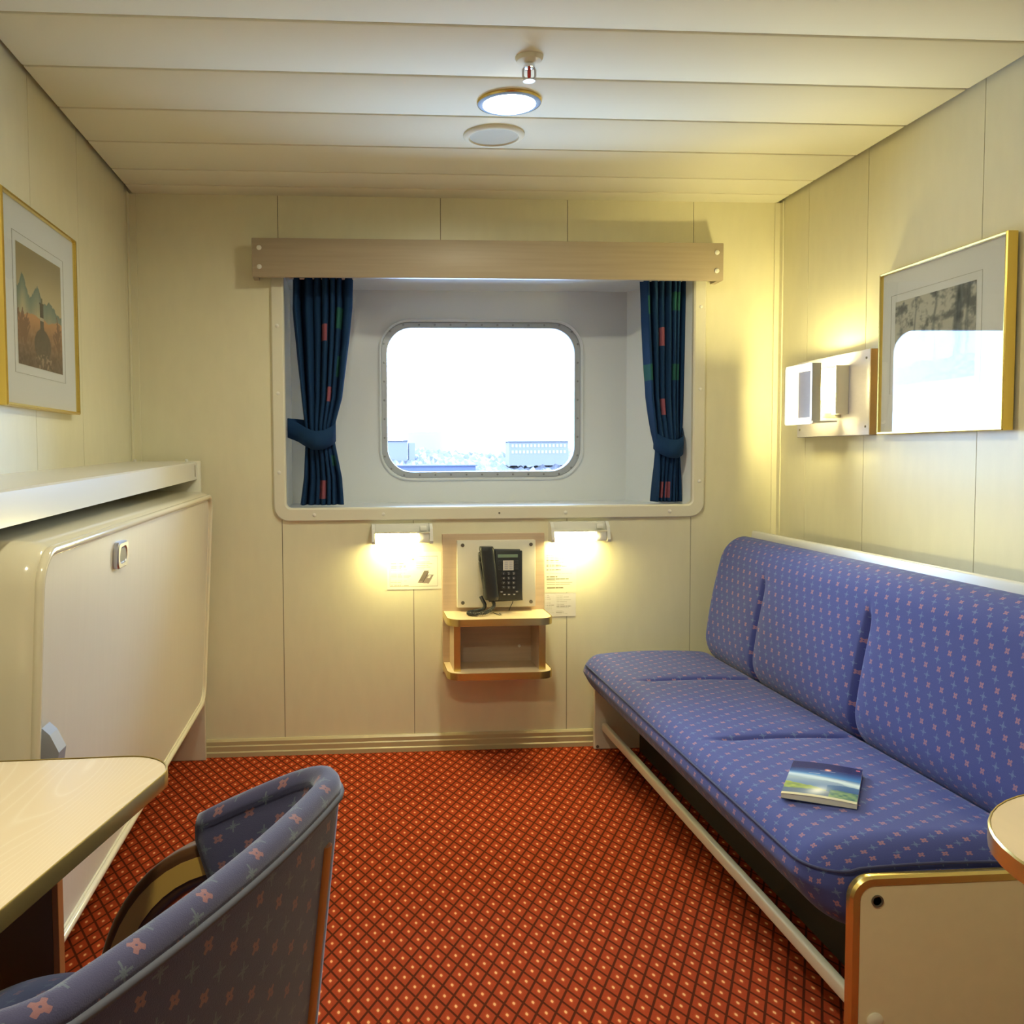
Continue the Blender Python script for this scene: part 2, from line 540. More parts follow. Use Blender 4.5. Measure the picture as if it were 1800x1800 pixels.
# window recess (lined box; the right cheek is splayed) and hull plate with the port
rc = MB()
hx1 = 1.150
def quad(mb, a, b, c, d, mi=0):
    f = mb.bm.faces.new([mb.bm.verts.new(p) for p in (a, b, c, d)]); f.material_index = mi
def slab(mb, a, b, c, d, off, mi=0):
    off = Vector(off)
    lo = [Vector(p) for p in (a, b, c, d)]
    mb.loft([lo, [p+off for p in lo]], mi=mi)
slab(rc, (OX0, D+.005, OZ0), (OX1, D+.005, OZ0), (hx1, HULL, OZ0), (OX0, HULL, OZ0), (0, 0, -.05))
slab(rc, (OX0, D+.005, OZ1), (OX1, D+.005, OZ1), (hx1, HULL, OZ1), (OX0, HULL, OZ1), (0, 0, .05))
slab(rc, (OX0, D+.005, OZ0-.05), (OX0, D+.005, OZ1+.05), (OX0, HULL, OZ1+.05), (OX0, HULL, OZ0-.05), (-.05, 0, 0))
slab(rc, (OX1, D+.005, OZ0-.05), (OX1, D+.005, OZ1+.05), (hx1, HULL, OZ1+.05), (hx1, HULL, OZ0-.05), (.05, .02, 0))
# hull plate with rounded hole
WX, WZ = .5305, 1.3665
ow, oh = .858, .664          # opening in the plate (outer rim of the port)
hole = rrect(ow, oh, .125, 10)
outer = [(-(WX-(OX0-.3)) if x < 0 else (hx1+.5-WX), ((OZ1+.4)-WZ) if z > 0 else -(WZ-(OZ0-.5))) for x, z in hole]
def xz(lp, y): return [(WX+x, y, WZ+z) for x, z in lp]
lp_h0 = xz(hole, HULL); lp_o0 = xz(outer, HULL); lp_o1 = xz(outer, HULL+.06)
hole2 = rrect(ow-.012, oh-.012, .12, 10)
lp_h05 = xz(hole2, HULL+.006)
lp_h1 = xz(hole2, HULL+.06)
rc.loft([lp_o0, lp_h0, lp_h05, lp_h1, lp_o1], capa=False, capb=False)
struct(rc.build('wall_recess', M['recess'], smooth=35), 'pale blue-grey painted window recess with splayed cheek')

# the port itself: window_1 with ring, bolts and glass
win = bpy.data.objects.new('window_1', None); C.objects.link(win)
win.location = (WX, HULL, WZ); struct(win, 'rounded ship window with a bolted grey metal ring')
def l2(w, h, r, y): return [(x, y, z) for x, z in rrect(w, h, r, 10)]
fr = MB()
fr.loft([l2(.848, .654, .12, .05), l2(.848, .654, .12, .018), l2(.842, .648, .118, .014), l2(.800, .606, .105, .014),
         l2(.796, .602, .103, .018), l2(.794, .600, .102, .05)], capa=False, capb=False)
fr.build('window_frame', M['ring'], win, smooth=30)
gk = MB()
gk.loft([l2(.866, .672, .128, -.001), l2(.868, .674, .129, -.007), l2(.858, .664, .124, -.009), l2(.850, .656, .121, -.002), l2(.848, .654, .12, .03)], capa=False, capb=False)
gk.build('rim_lip', M['recess'], win, smooth=40)
bt = MB()
bo = rrect(.822, .628, .112, 10)
bx = [-.33+.0662*k for k in range(11)]
pts = [(x, .314) for x in bx]+[(x, -.314) for x in bx]
pts += [(sx*.411, -.235+.0785*k) for sx in (-1, 1) for k in range(7)]
pts += [(sx*.384, sz*.287) for sx in (-1, 1) for sz in (-1, 1)]
for x, z in pts:
    bt.lathe([(.0045, .014), (.0045, .011), (.003, .0095)], (x, 0, z), 'Y', 8)
bt.build('bolts', M['bolt'], win, smooth=40)
pn = MB()
pn.loft([l2(.80, .606, .1, .030), l2(.80, .606, .1, .030001)], capa=False, capb=True)
pn.build('pane', M['glass'], win)

# cream flange around the recess
fl = MB()
FW, FH = 1.3484+.311, 1.84-.890
FXC, FZC = (1.3484-.311)/2, (1.84+.890)/2
def fl_l(w, h, r, y, cx=FXC, cz=FZC): return [(cx+x, y, cz+z) for x, z in rrect(w, h, r, 8)]
IW, IH = OX1-OX0-.004, OZ1-OZ0-.004
IXC, IZC = (OX0+OX1)/2, (OZ0+OZ1)/2
fl.loft([fl_l(FW, FH, .058, D), fl_l(FW, FH, .058, D-.009), fl_l(FW-.008, FH-.008, .054, D-.012),
         fl_l(IW+.012, IH+.012, .026, D-.012, IXC, IZC), fl_l(IW, IH, .02, D-.007, IXC, IZC), fl_l(IW, IH, .02, D+.03, IXC, IZC)], capa=False, capb=False)
flo = struct(fl.build('trim_1', M['trimcream'], smooth=35), 'cream flange with rounded corners around the window recess')
for x, z in [(-.289, 1.62), (-.289, 1.37), (-.289, 1.075), (1.327, 1.70), (1.327, 1.385), (1.327, 1.03), (-.16, .914), (.10, .914), (.80, .914), (1.21, .914)]:
    MB().lathe([(.007, 0), (.007, -.002), (.004, -.004)], (x, D-.012, z), 'Y', 12).build('screw_cap', M['screw'], flo, smooth=40)
MB().lathe([(.004, 0), (.004, -.002)], (.543, D-.0115, .914), 'Y', 10).build('screw', M['darkscrew'], flo)

# ------------------------------------------------------------------ pelmet board
vo = empty('pelmet', 'long beech board above the window with a pair of white caps at each end', 'pelmet', (.508, D, 1.857))
M['pelmet'] = newmat('pelmet_beech', (.40, .325, .235), .45, noise=((3, 60, 90), .14))
MB().box(-.8785, .8785, -.080, -.062, -.070, .070, bev=.003).build('front_board', M['pelmet'], vo, smooth=30)
MB().box(-.876, .876, -.064, 0, .052, .0685).build('top_board', M['pelmet'], vo)
for sx in (-1, 1):
    MB().box(sx*.8765-.0015-(.016 if sx > 0 else 0), sx*.8765+.0015+(.016 if sx < 0 else 0), -.064, 0, -.0695, .054).build('end_board', M['pelmet'], vo)
for sx in (-1, 1):
    for z in (-.034, .034):
        MB().lathe([(.009, -.080), (.009, -.083), (.005, -.086)], (sx*.852, 0, z), 'Y', 14).build('screw_cap', M['screw'], vo, smooth=40)

# ------------------------------------------------------------------ curtains
def curtain(name, label, outline, tie_z, yc, pink, green, flip, hookx):
    """outline: list of (z, x0, x1) from top to bottom"""
    root = empty(name, label, 'curtain', ((outline[0][1]+outline[0][2])/2, yc, outline[-1][0]), group='curtains beside the window')
    ox, oy, oz = root.location
    nu, nv = 140, 110
    zs = np.linspace(outline[0][0], outline[-1][0], nv+1)
    Z = [o[0] for o in outline][::-1]
    x0 = np.interp(zs, Z, [o[1] for o in outline][::-1])
    x1 = np.interp(zs, Z, [o[2] for o in outline][::-1])
    bm = bmesh.new()
    rows = []
    for k, z in enumerate(zs):
        row = []
        pinch = math.exp(-((z-tie_z)/.10)**2)
        amp = .026*(1-.55*pinch)
        for i in range(nu+1):
            s = i/nu
            ph = 2*PI*7.0*s + 1.3*math.sin(2*PI*s*1.3+1) + .45*math.sin(z*5+s*6)+.5*math.sin(s*17)
            x = x0[k]+(x1[k]-x0[k])*(s+.022*math.sin(ph*1.0+1.2)*(1-abs(2*s-1)))
            y = amp*math.sin(ph)*(1+.45*math.sin(11*s+.8)) - .035*pinch*math.sin(PI*s)
            row.append(bm.verts.new((x-ox, y, z-oz)))
        rows.append(row)
    for k in range(nv):
        for i in range(nu):
            f = bm.faces.new((rows[k][i], rows[k][i+1], rows[k+1][i+1], rows[k+1][i]))
            s, z = (i+.5)/nu, (zs[k]+zs[k+1])/2
            for s0, s1, za, zb in pink:
                if s0 < s < s1 and za < z < zb: f.material_index = 1
            for s0, s1, za, zb in green:
                if s0 < s < s1 and za < z < zb: f.material_index = 2
    me = bpy.data.meshes.new('cloth'); bm.to_mesh(me); bm.free()
    for m in ('curtain', 'cpink', 'cgreen'): me.materials.append(M[m])
    me.shade_smooth()
    o = bpy.data.objects.new('cloth', me); C.objects.link(o); o.parent = root
    md = o.modifiers.new('thickness', 'SOLIDIFY'); md.thickness = .003
    # tieback: a broad band round the gathered cloth, running up to a hook on the recess cheek
    i_ = int(np.argmin(abs(zs-tie_z)))
    a, b_ = x0[i_], x1[i_]
    tb = MB()
    loops = []
    path = []
    far = b_ if hookx < a else a
    near = a if hookx < a else b_
    path += [(hookx, -.006, .038), (hookx+(near-hookx)*.6, -.025, .022), (near, -.052, .004), (near+(far-near)*.35, -.072, -.012), (near+(far-near)*.7, -.066, -.008),
             (far, -.034, .010), (far+(far-near)*.10, -.004, .026), (far, .03, .03), ((near+far)/2, .045, .03), (near, .035, .034), (hookx, .004, .040)]
    # smooth the path
    P = np.array(path)
    tt = np.linspace(0, len(P)-1, 60)
    Q = np.stack([np.interp(tt, range(len(P)), P[:, c]) for c in range(3)], 1)
    for _ in range(4):
        Q[1:-1] = (Q[:-2]+2*Q[1:-1]+Q[2:])/4
    h = .036
    top = [(q[0]-ox, q[1], tie_z+q[2]+h-oz) for q in Q]
    mid = [(q[0]-ox, q[1]-.004, tie_z+q[2]-oz) for q in Q]
    bot = [(q[0]-ox, q[1], tie_z+q[2]-h-oz) for q in Q]
    tb.loft([top, mid, bot], capa=False, capb=False, loopclosed=False)
    t = tb.build('tieback', M['curtain'], root, smooth=180)
    md = t.modifiers.new('thickness', 'SOLIDIFY'); md.thickness = .003
    hk = MB().lathe([(.008, -.012), (.008, .012)], (hookx-ox, 0, tie_z+.036-oz), 'X', 10)
    hk.build('hook', M['chrome'], root)
    rod = MB().tube([(outline[0][1]-ox-.01, 0, outline[0][0]-oz-.006), (outline[0][2]-ox+.01, 0, outline[0][0]-oz-.006)], .006)
    rod.build('rail', M['white'], root)
    return root
curtain('curtain', 'navy curtain tied back beside the left cheek of the window recess, pink patches',
        [(1.8185, -.236, -.008), (1.70, -.238, -.012), (1.574, -.226, -.026), (1.357, -.208, -.055), (1.25, -.196, -.085), (1.20, -.194, -.086), (1.14, -.198, -.075), (1.05, -.204, -.058), (.948, -.218, -.052)],
        1.205, 3.53, [(.46, .58, 1.57, 1.64), (.60, .74, 1.34, 1.40), (.42, .62, .972, 1.045)], [(.80, .90, 1.44, 1.52), (.76, .88, 1.62, 1.70), (.80, .95, 1.10, 1.14)], 1, -.262)
curtain('curtain', 'navy curtain tied back beside the splayed right cheek, pink and green patches',
        [(1.8185, 1.118, 1.30), (1.70, 1.124, 1.294), (1.50, 1.136, 1.288), (1.357, 1.144, 1.283), (1.22, 1.163, 1.278), (1.15, 1.178, 1.270), (1.08, 1.176, 1.273), (1.0, 1.170, 1.276), (.948, 1.166, 1.278)],
        1.165, 3.515, [(.34, .46, 1.555, 1.628), (.34, .46, 1.285, 1.35), (.18, .32, .96, 1.03), (.40, .54, .96, 1.03)], [(.62, .70, 1.69, 1.76), (.74, .82, 1.69, 1.76), (.62, .72, 1.42, 1.49), (.78, .84, 1.42, 1.49), (.06, .14, 1.68, 1.75), (.0, .08, 1.42, 1.49)], -1, 1.285)

# ------------------------------------------------------------------ wall reading lamps under the window
def reading_lamp(label, x0, x1, zt, zb):
    w = x1-x0
    r = empty('reading_lamp', label, 'wall lamp', ((x0+x1)/2, D, zb), group='reading lamps under the window')
    h = zt-zb
    MB().box(-w/2+.012, w/2-.012, -.030, 0, .006, h, bev=.003).build('housing', M['white'], r, smooth=30)
    for sx in (-1, 1):
        e = MB()
        pts = [(0, 0), (-.066, .0), (-.070, .010), (-.055, h*.75), (-.034, h), (0, h)]
        a = sx*w/2; b_ = sx*(w/2-.012)
        e.loft([[(a, y, z) for y, z in pts], [(b_, y, z) for y, z in pts]])
        e.build('end_cap', M['white'], r, smooth=20)
    tb = MB()
    n = 12
    lps = []
    for x, s in [(-w/2+.013, 1), (w/2-.060, 1), (w/2-.056, .94)]:
        lps.append([(x, -.046+.020*s*math.cos(2*PI*k/16), .020+.018*s*math.sin(2*PI*k/16)) for k in range(16)])
    tb.loft(lps)
    tb.build('diffuser', M['tubeglow'], r, smooth=50)
    MB().box(w/2-.054, w/2-.013, -.062, -.012, .004, .040, bev=.004).build('socket_cover', M['white'], r, smooth=30)
    MB().box(-w/2+.012, w/2-.012, -.066, -.028, .0395, .0435, bev=.001).build('hood', M['trimcream'], r, smooth=30)
    MB().box(w/2-.048, w/2-.022, -.044, -.030, h-.026, h-.008, bev=.003).build('switch', M['screw'], r, smooth=30)
    return r
reading_lamp('small lit reading lamp on the wall left of the telephone shelf', .055, .284, .878, .805)
reading_lamp('small lit reading lamp on the wall right of the telephone shelf', .735, .962, .879, .803)

# ------------------------------------------------------------------ telephone shelf
sh = empty('telephone_shelf', 'small beech wall shelf with two rounded tiers and brass edges', 'shelf', (.520, D, .30))
Z0 = .30
MB().box(-.197, .197, -.014, 0, 0, .836-Z0, bev=.002).build('back_panel', M['wood'], sh)
def tier(zt, name):
    # rounded front corners
    w, d, r = .386, .205, .055
    lp = []
    for a in range(0, 9):
        t = PI+PI/2*a/8
        lp.append((-w/2+r+r*math.cos(t), -d+r+r*math.sin(t)))
    for a in range(0, 9):
        t = 1.5*PI+PI/2*a/8
        lp.append((w/2-r+r*math.cos(t), -d+r+r*math.sin(t)))
    lp += [(w/2, -.014), (-w/2, -.014)]
    t = .024
    o = MB().loft([[(x, y, zt-t-Z0) for x, y in lp], [(x, y, zt-Z0) for x, y in lp]]).build(name, M['woodtop'], sh, smooth=30)
    e = MB()
    edge = lp[:-2]
    edge = [(-w/2, -.014)]+edge+[(w/2, -.014)]
    def outw(k, s):
        return [(x*(1+s/(w/2)), y-s*(1 if y < -.02 else 0), zt-Z0+k) for x, y in edge]
    e.loft([outw(-t-.001, .0004), outw(-t-.001, .003), outw(.001, .003), outw(.001, .0004)], capa=False, capb=False, loopclosed=False)
    e.build('edge_strip', M['brass'], o, smooth=30)
tier(.540, 'upper_tier')
tier(.342, 'lower_tier')
for sx in (-1, 1):
    x = sx*.158
    u = MB().box(x-.012, x+.012, -.165, -.014, .342-Z0, .516-Z0).build('side_panel', M['wood'], sh)
    MB().box(x-.0125, x+.0125, -.169, -.165, .342-Z0, .516-Z0, bev=.001).build('edge_strip', M['brass'], u)
for x, z in [(-.135, .40), (.10, .40)]:
    MB().lathe([(.006, -.014), (.006, -.017), (.003, -.018)], (x, 0, z-Z0), 'Y', 12).build('screw_cap', M['screw'], sh)
mp = MB().box(-.143, .158, -.040, -.014, .556-Z0, .812-Z0, bev=.003).build('mounting_plate', M['plate'], sh, smooth=30)
for x, z in [(-.122, .795), (.140, .795), (-.122, .575), (.140, .575)]:
    MB().lathe([(.007, -.040), (.007, -.0425), (.003, -.043)], (x, 0, z-Z0), 'Y', 12).build('screw', M['darkscrew'], mp, smooth=40)

# ------------------------------------------------------------------ telephone hanging on the plate
ph = empty('telephone', 'black desk telephone with handset mounted on the cream plate', 'telephone', (.535, D-.0406, .585))
# wedge body, tapering slightly to the bottom
bd = MB()
def body_loop(y, k):
    pts = [(-.078, .145), (-.066, .186), (-.045, .198), (.078, .195), (.088, .0), (-.040, -.004), (-.060, .03)]
    cx = sum(p[0] for p in pts)/7; cz = sum(p[1] for p in pts)/7
    return [(cx+(x-cx)*k, y, cz+(z-cz)*k) for x, z in pts]
bd.loft([body_loop(0, .97), body_loop(-.028, 1.0), body_loop(-.036, .985), body_loop(-.040, .95)])
bd.build('body', M['phone'], ph, smooth=30)
# front console face
MB().box(-.020, .084, -.046, -.038, .006, .192, bev=.004).build('console', M['phone'], ph, smooth=30)
MB().box(-.010, .066, -.0475, -.045, .166, .178, bev=.001).build('display', M['lcd'], ph)
lb = MB().box(.010, .050, -.0478, -.045, .118, .155).build('label_card', M['paper'], ph)
lk = MB()
for x in (.016, .034):
    for k in range(4):
        lk.box(x, x+.012, -.0482, -.0477, .123+.008*k, .127+.008*k)
lk.build('card_print', M['silver'], lb)
for x in (-.008, .053):
    for k in range(4):
        MB().box(x, x+.015, -.049, -.044, .119+.0095*k, .126+.0095*k, bev=.001).build('function_key', M['phonekey'], ph)
kx = [.012, .031, .050]; kz = [.106, .088, .070, .053]
def text(name, st, size, loc, rot, mat, parent):
    cu = bpy.data.curves.new(name, 'FONT')
    cu.body = st; cu.size = size; cu.align_x = 'CENTER'; cu.align_y = 'CENTER'; cu.extrude = .0002
    t = bpy.data.objects.new(name, cu); C.objects.link(t)
    me = bpy.data.meshes.new_from_object(t.evaluated_get(bpy.context.evaluated_depsgraph_get()))
    bpy.data.objects.remove(t)
    me.materials.clear(); me.materials.append(mat)
    o = bpy.data.objects.new(name, me); C.objects.link(o)
    o.location = loc; o.rotation_euler = rot; o.parent = parent
    return o
for x, col_ in zip(kx, ('147*', '2580', '369#')):
    for z, ch in zip(kz, col_):
        k_ = MB().box(x-.0062, x+.0062, -.0505, -.044, z-.0052, z+.0052, bev=.002).build('key', M['phonekey'], ph, smooth=30)
        text('key_print', ch, .010, (x, -.0507, z), (PI/2, 0, 0), M['ink'], k_)
for x, z in [(.004, .037), (.062, .037), (.015, .027), (.032, .027), (.052, .027)]:
    k_ = MB().box(x-.006, x+.006, -.050, -.044, z-.003, z+.003, bev=.0015).build('key', M['phonekey'], ph, smooth=30)
    MB().box(x-.0035, x+.0035, -.0504, -.050, z-.0015, z+.0015).build('key_print', M['ink'], k_)
# handset: a bar that widens and thickens at both ends
hs = MB()
lps = []
for t in np.linspace(0, 1, 25):
    z = .210-.200*t
    end = abs(2*t-1)**3
    w = .0255+.0035*end
    th = .013+.012*end
    yc = -.062-.010*(1-(2*t-1)**2)+.004*end
    cx = -.055+.020*t
    n_ = 18
    k = 1 if 0 < t < 1 else .86
    lps.append([(cx+k*w*math.copysign(abs(math.cos(2*PI*q/n_))**.7, math.cos(2*PI*q/n_)), yc+k*th*math.copysign(abs(math.sin(2*PI*q/n_))**.8, math.sin(2*PI*q/n_)), z) for q in range(n_)])
hs.loft(lps)
hs.build('handset', M['phone'], ph, smooth=50)
MB().box(-.082, -.030, -.050, -.03, .150, .190, bev=.008, seg=3).build('cradle', M['phone'], ph, smooth=40)
MB().box(-.064, -.012, -.050, -.03, .014, .05, bev=.008, seg=3).build('cradle', M['phone'], ph, smooth=40)
# coiled cord hanging from the handset to the shelf, and thin line cord
def coil(path, r, turns):
    P = np.array(path); tt = np.linspace(0, len(P)-1, 60)
    Q = np.stack([np.interp(tt, range(len(P)), P[:, c]) for c in range(3)], 1)
    for _ in range(6): Q[1:-1] = (Q[:-2]+2*Q[1:-1]+Q[2:])/4
    out = []
    N = turns*10
    for k in range(N+1):
        s = k/N*(len(Q)-1); i = min(int(s), len(Q)-2); f_ = s-i
        p = Vector(Q[i]*(1-f_)+Q[i+1]*f_)
        tg = Vector(Q[i+1]-Q[i]).normalized()
        u = tg.cross(Vector((0, 1, .2))).normalized(); w = tg.cross(u)
        a = 2*PI*turns*k/N
        out.append(p+(u*math.cos(a)+w*math.sin(a))*r)
    return out
zb = .540-.585
cpath = [(-.030, -.058, .004), (-.024, -.062, -.010), (-.034, -.072, -.022), (-.062, -.098, zb+.012), (-.094, -.106, zb+.009), (-.122, -.092, zb+.009), (-.128, -.070, zb+.009), (-.112, -.052, zb+.009),
         (-.085, -.045, zb+.012), (-.062, -.042, zb+.016), (-.056, -.040, -.012), (-.066, -.034, .004), (-.072, -.026, .018)]
MB().tube(coil(cpath, .0052, 62), .0022, 6).build('coiled_cord', M['phone'], ph, smooth=60)
MB().tube([(.054, -.02, .004), (.050, -.018, -.012), (.043, -.016, -.026), (.038, -.012, -.040)], .0016, 6).build('line_cord', M['phone'], ph)
MB().tube([(-.028, -.045, zb+.0035), (-.018, -.075, zb+.003), (-.010, -.095, zb+.003), (-.004, -.088, zb+.003), (-.006, -.060, zb+.003)], .0014, 6).build('cord_tail', M['phone'], ph)

# ------------------------------------------------------------------ notices
def lines_fn(cols, seed, base=(232, 228, 214), bold=(), red=None, phone=False, frame=None):
    r = np.random.RandomState(seed)
    specs = []
    for (u0, u1, v0, v1, dv) in cols:
        v = v1
        while v > v0:
            specs.append((u0, u0+(u1-u0)*(.35+.6*r.rand()), v, r.rand() < .15))
            v -= dv*(1 if r.rand() > .2 else 2)
    def fn(u, v):
        c = np.broadcast_to(np.array(base, float), u.shape+(3,)).copy()
        gap = vnoise(u, v, 60, 2, seed+1) > .25
        for a, b_, vv, bo_ in specs:
            msk = (u > a) & (u < b_) & (abs(v-vv) < (.011 if bo_ else .006)) & gap
            c[msk] = (118, 112, 96) if bo_ else (160, 156, 138)
        for a, b_, vv in bold:
            msk = (u > a) & (u < b_) & (abs(v-vv) < .011) & gap
            c[msk] = (120, 108, 70)
        if frame:
            a, b_, p, q = frame
            e = ((abs(u-a) < .004) | (abs(u-b_) < .004)) & (v > p) & (v < q) | ((abs(v-p) < .006) | (abs(v-q) < .006)) & (u > a) & (u < b_)
            c[e] = (165, 160, 140)
        if red:
            msk = (abs(u-red[0]) < .02) & (abs(v-red[1]) < .022)
            c[msk] = (226, 110, 96)
        if phone:
            # printed little telephone: console and handset as slanted blocks
            s = u-.58-.12*(v-.15)/.3
            body = (v > .17-.10*(u-.58)) & (v < .40-.05*(u-.6)) & (s > -.03) & (s < .185)
            c[body] = (136, 124, 116)
            hd = (v > .22) & (v < .50) & (s > -.02-.03*v) & (s < .052)
            c[hd] = (110, 100, 94)
            gapl = (v > .18) & (v < .46) & (abs(s-.062) < .008)
            c[gapl] = (74, 66, 62)
            cd = (v > .30) & (v < .37) & (s > .10) & (s < .145)
            c[cd] = (206, 204, 196)
        return c
    return fn
def notice(label, x0, x1, z0, z1, fn, y=D-.0012):
    o = painted('notice', fn, 160, 130, (x0, y, z0), (x1-x0, 0, 0), (0, 0, z1-z0), .55, None, .0008)
    tag(o, label, 'notice', 'paper notices on the window wall')
    return o
notice('white notice with a printed telephone, under the left reading lamp', .1125, .3205, .624, .768,
       lines_fn([(.06, .46, .10, .86, .042), (.53, .93, .50, .86, .045)], 3, red=(.48, .80), phone=True, frame=(.05, .93, .08, .88)))
notice('tall cream notice of text lines under the right reading lamp', .722, .8455, .602, .788,
       lines_fn([(.05, .92, .06, .78, .038)], 5, base=(232, 226, 200), bold=((.05, .55, .56), (.05, .40, .33), (.05, .58, .10))))
notice('small white notice below the tall cream notice', .722, .844, .509, .5995,
       lines_fn([(.03, .32, .12, .92, .085), (.36, .92, .10, .90, .066)], 9, base=(226, 222, 214)), y=D-.0014)

# ------------------------------------------------------------------ folded wall bed
bed = empty('folding_wall_bed', 'cream folding bed tilted up against the wall under the lighthouse picture', 'folding bed', (XL, 2.47, 0))
bx_ = XL
# fixed shelf box over the bed (falls 3 cm towards the camera)
s1 = MB()
def zt(y): return 1.117+(y-3.42)*(.0298/1.88)
prof_y = [(.60), (3.40)]
def shelf_loop(y):
    t = zt(y)
    return [(0, y-2.47, t-.063), (.240, y-2.47, t-.063), (.240, y-2.47, t-.004), (.236, y-2.47, t), (0, y-2.47, t+.004)]
s1.loft([shelf_loop(1.10), shelf_loop(3.402)])
tsh = s1.build('top_shelf', M['white'], bed, smooth=25)
MB().box(.2395, .2415, .885, .889, zt(3.36)-.052, zt(3.36)-.010).build('joint_mark', M['groove'], tsh)
for x_ in (.02, .205):
    MB().lathe([(.006, 0), (.006, .008), (.003, .011)], (x_, .92, zt(3.39)+.001), 'Z', 12).build('screw_cap', M['screw'], tsh, smooth=40)
# far end panel reaching the floor
MB().box(.0, .252, .932, .950, .001, zt(3.41)+.004, bev=.003).build('end_panel', M['trimcream'], bed, smooth=30)
# dark slot behind the lid
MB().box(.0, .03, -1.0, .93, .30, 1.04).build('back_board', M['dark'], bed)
# the tray, tilted: its axis lies along the lower edge
TILT = math.radians(3.0)
LY0, LY1 = 1.560, 3.398
ln, lh = LY1-LY0, .793
tray = bpy.data.objects.new('tray', None); C.objects.link(tray)
def lid_loop(x, k, r):
    # y along the bed, z up, offsets inward by k; far end 1.5 cm higher than the near one
    out = []
    for yy, zz in rrect(ln-2*k, lh-2*k, r, 10):
        out.append((x, yy, zz+.008*yy/(ln/2)))
    return out
tr = MB()
RR = .075
tr.loft([lid_loop(-.225, .02, RR-.02), lid_loop(-.215, .004, RR-.004), lid_loop(-.19, 0, RR), lid_loop(-.030, 0, RR), lid_loop(-.012, .004, RR-.003), lid_loop(-.003, .012, RR-.01), lid_loop(0, .022, RR-.018), lid_loop(0, .026, RR-.02), lid_loop(-.004, .028, RR-.022)], capb=False)
BL = (-.575, (LY0+LY1)/2, .208)
def place(o):
    o.parent = bed
    o.rotation_euler = (0, TILT, 0)
    o.location = (BL[0]+math.sin(TILT)*lh/2-XL, BL[1]-2.47, BL[2]+lh/2)
bpy.data.objects.remove(tray)
tray = tr.build('tray', M['bedrim'], None, smooth=40); place(tray)
fp = MB().loft([lid_loop(-.012, .0275, RR-.022), lid_loop(-.0035, .0275, RR-.022)], capa=True, capb=True).build('front_panel', M['bedpanel'], tray, smooth=30)
rm = MB().tube([(p[0]+.001, p[1], p[2]) for p in lid_loop(0, .015, RR-.014)], .0085, 10, closed=True)
rm.build('edge_rim', M['bedrim'], tray, smooth=60)
# pull latch near the top
ltc = MB()
def lat(x, w, h, r, cy=-.375, cz=.315): return [(x, cy+a, cz+b_) for a, b_ in rrect(w, h, r, 8)]
ltc.loft([lat(-.003, .092, .060, .017), lat(.006, .092, .060, .017), lat(.009, .086, .054, .015), lat(.009, .064, .040, .0195), lat(.005, .060, .036, .0175)], capb=True)
lo = ltc.build('latch', M['silver'], tray, smooth=30)
MB().loft([lat(.0052, .058, .034, .0165), lat(.0075, .054, .030, .0145)], capa=True).build('latch_pull', newmat('latch_grey', (.11, .10, .085), .45), lo, smooth=40)
# lower metal catch at the near corner
ct = MB()
pts = [(0, 0), (.030, -.010), (.034, .030), (.018, .060), (.004, .072), (0, .060)]
ct.loft([[(x, -ln/2+.035, -.003+z) for x, z in pts], [(x, -ln/2+.075, -.003+z) for x, z in pts]])
ct.build('catch', newmat('catch_grey', (.30, .31, .35), .5, spec=.3), tray, smooth=20)

# ------------------------------------------------------------------ pictures
def picture(name, label, side, y0, y1, z0, z1, depth, fw_, printbox, fn, res):
    """side +1 hangs on the right wall (faces -X), -1 on the left wall"""
    xw = XR if side > 0 else XL
    s = -side
    r = empty(name, label, 'picture', (xw, (y0+y1)/2, z0), group='framed pictures')
    h, w = z1-z0, y1-y0
    f = MB()
    def fl_(x, k): return [(s*x, a, h/2+b_) for a, b_ in rrect(w-2*k, h-2*k, .001, 1)]
    f.loft([fl_(.001, 0), fl_(depth-.003, 0), fl_(depth, .0025), fl_(depth-.001, fw_-.001), fl_(depth-.006, fw_), fl_(depth-.012, fw_)], capa=False, capb=False)
    f.build('frame', M['gold'], r, smooth=25)
    xm = depth-.010
    MB().loft([fl_(.002, .004), fl_(xm, fw_-.002)], capa=True, capb=True).build('mount', M['mat'], r)
    pu0, pu1, pv0, pv1 = printbox                     # in metres from the picture's left/bottom as seen
    # left to right as seen from the cabin: left wall -> +Y, right wall -> -Y
    d = 1 if side < 0 else -1
    ys = -w/2 if side < 0 else w/2
    pr = painted('print', fn, res[0], res[1], (s*(xm+.0006), ys+d*pu0, pv0), (0, d*(pu1-pu0), 0), (0, 0, pv1-pv0), .6, r)
    # embossed plate mark round the print
    pm = MB()
    q = .022
    loop = [(s*(xm+.0006), ys+d*(pu0-q), pv0-q), (s*(xm+.0006), ys+d*(pu1+q), pv0-q), (s*(xm+.0006), ys+d*(pu1+q), pv1+q), (s*(xm+.0006), ys+d*(pu0-q), pv1+q)]
    for a, b_ in zip(loop, loop[1:]+loop[:1]):
        pm.tube([a, b_], .0007, 5)
    pm.build('plate_mark', newmat('plate_mark_grey', (.6, .59, .56), .7), r)
    g = MB()
    xg = depth-.0065
    g.loft([[(s*xg, a, h/2+b_) for a, b_ in rrect(w-2*fw_, h-2*fw_, .001, 1)], [(s*(xg+.0001), a, h/2+b_) for a, b_ in rrect(w-2*fw_, h-2*fw_, .001, 1)]], capa=False, capb=True)
    g.build('glass', M['picglass'], r)
    return r

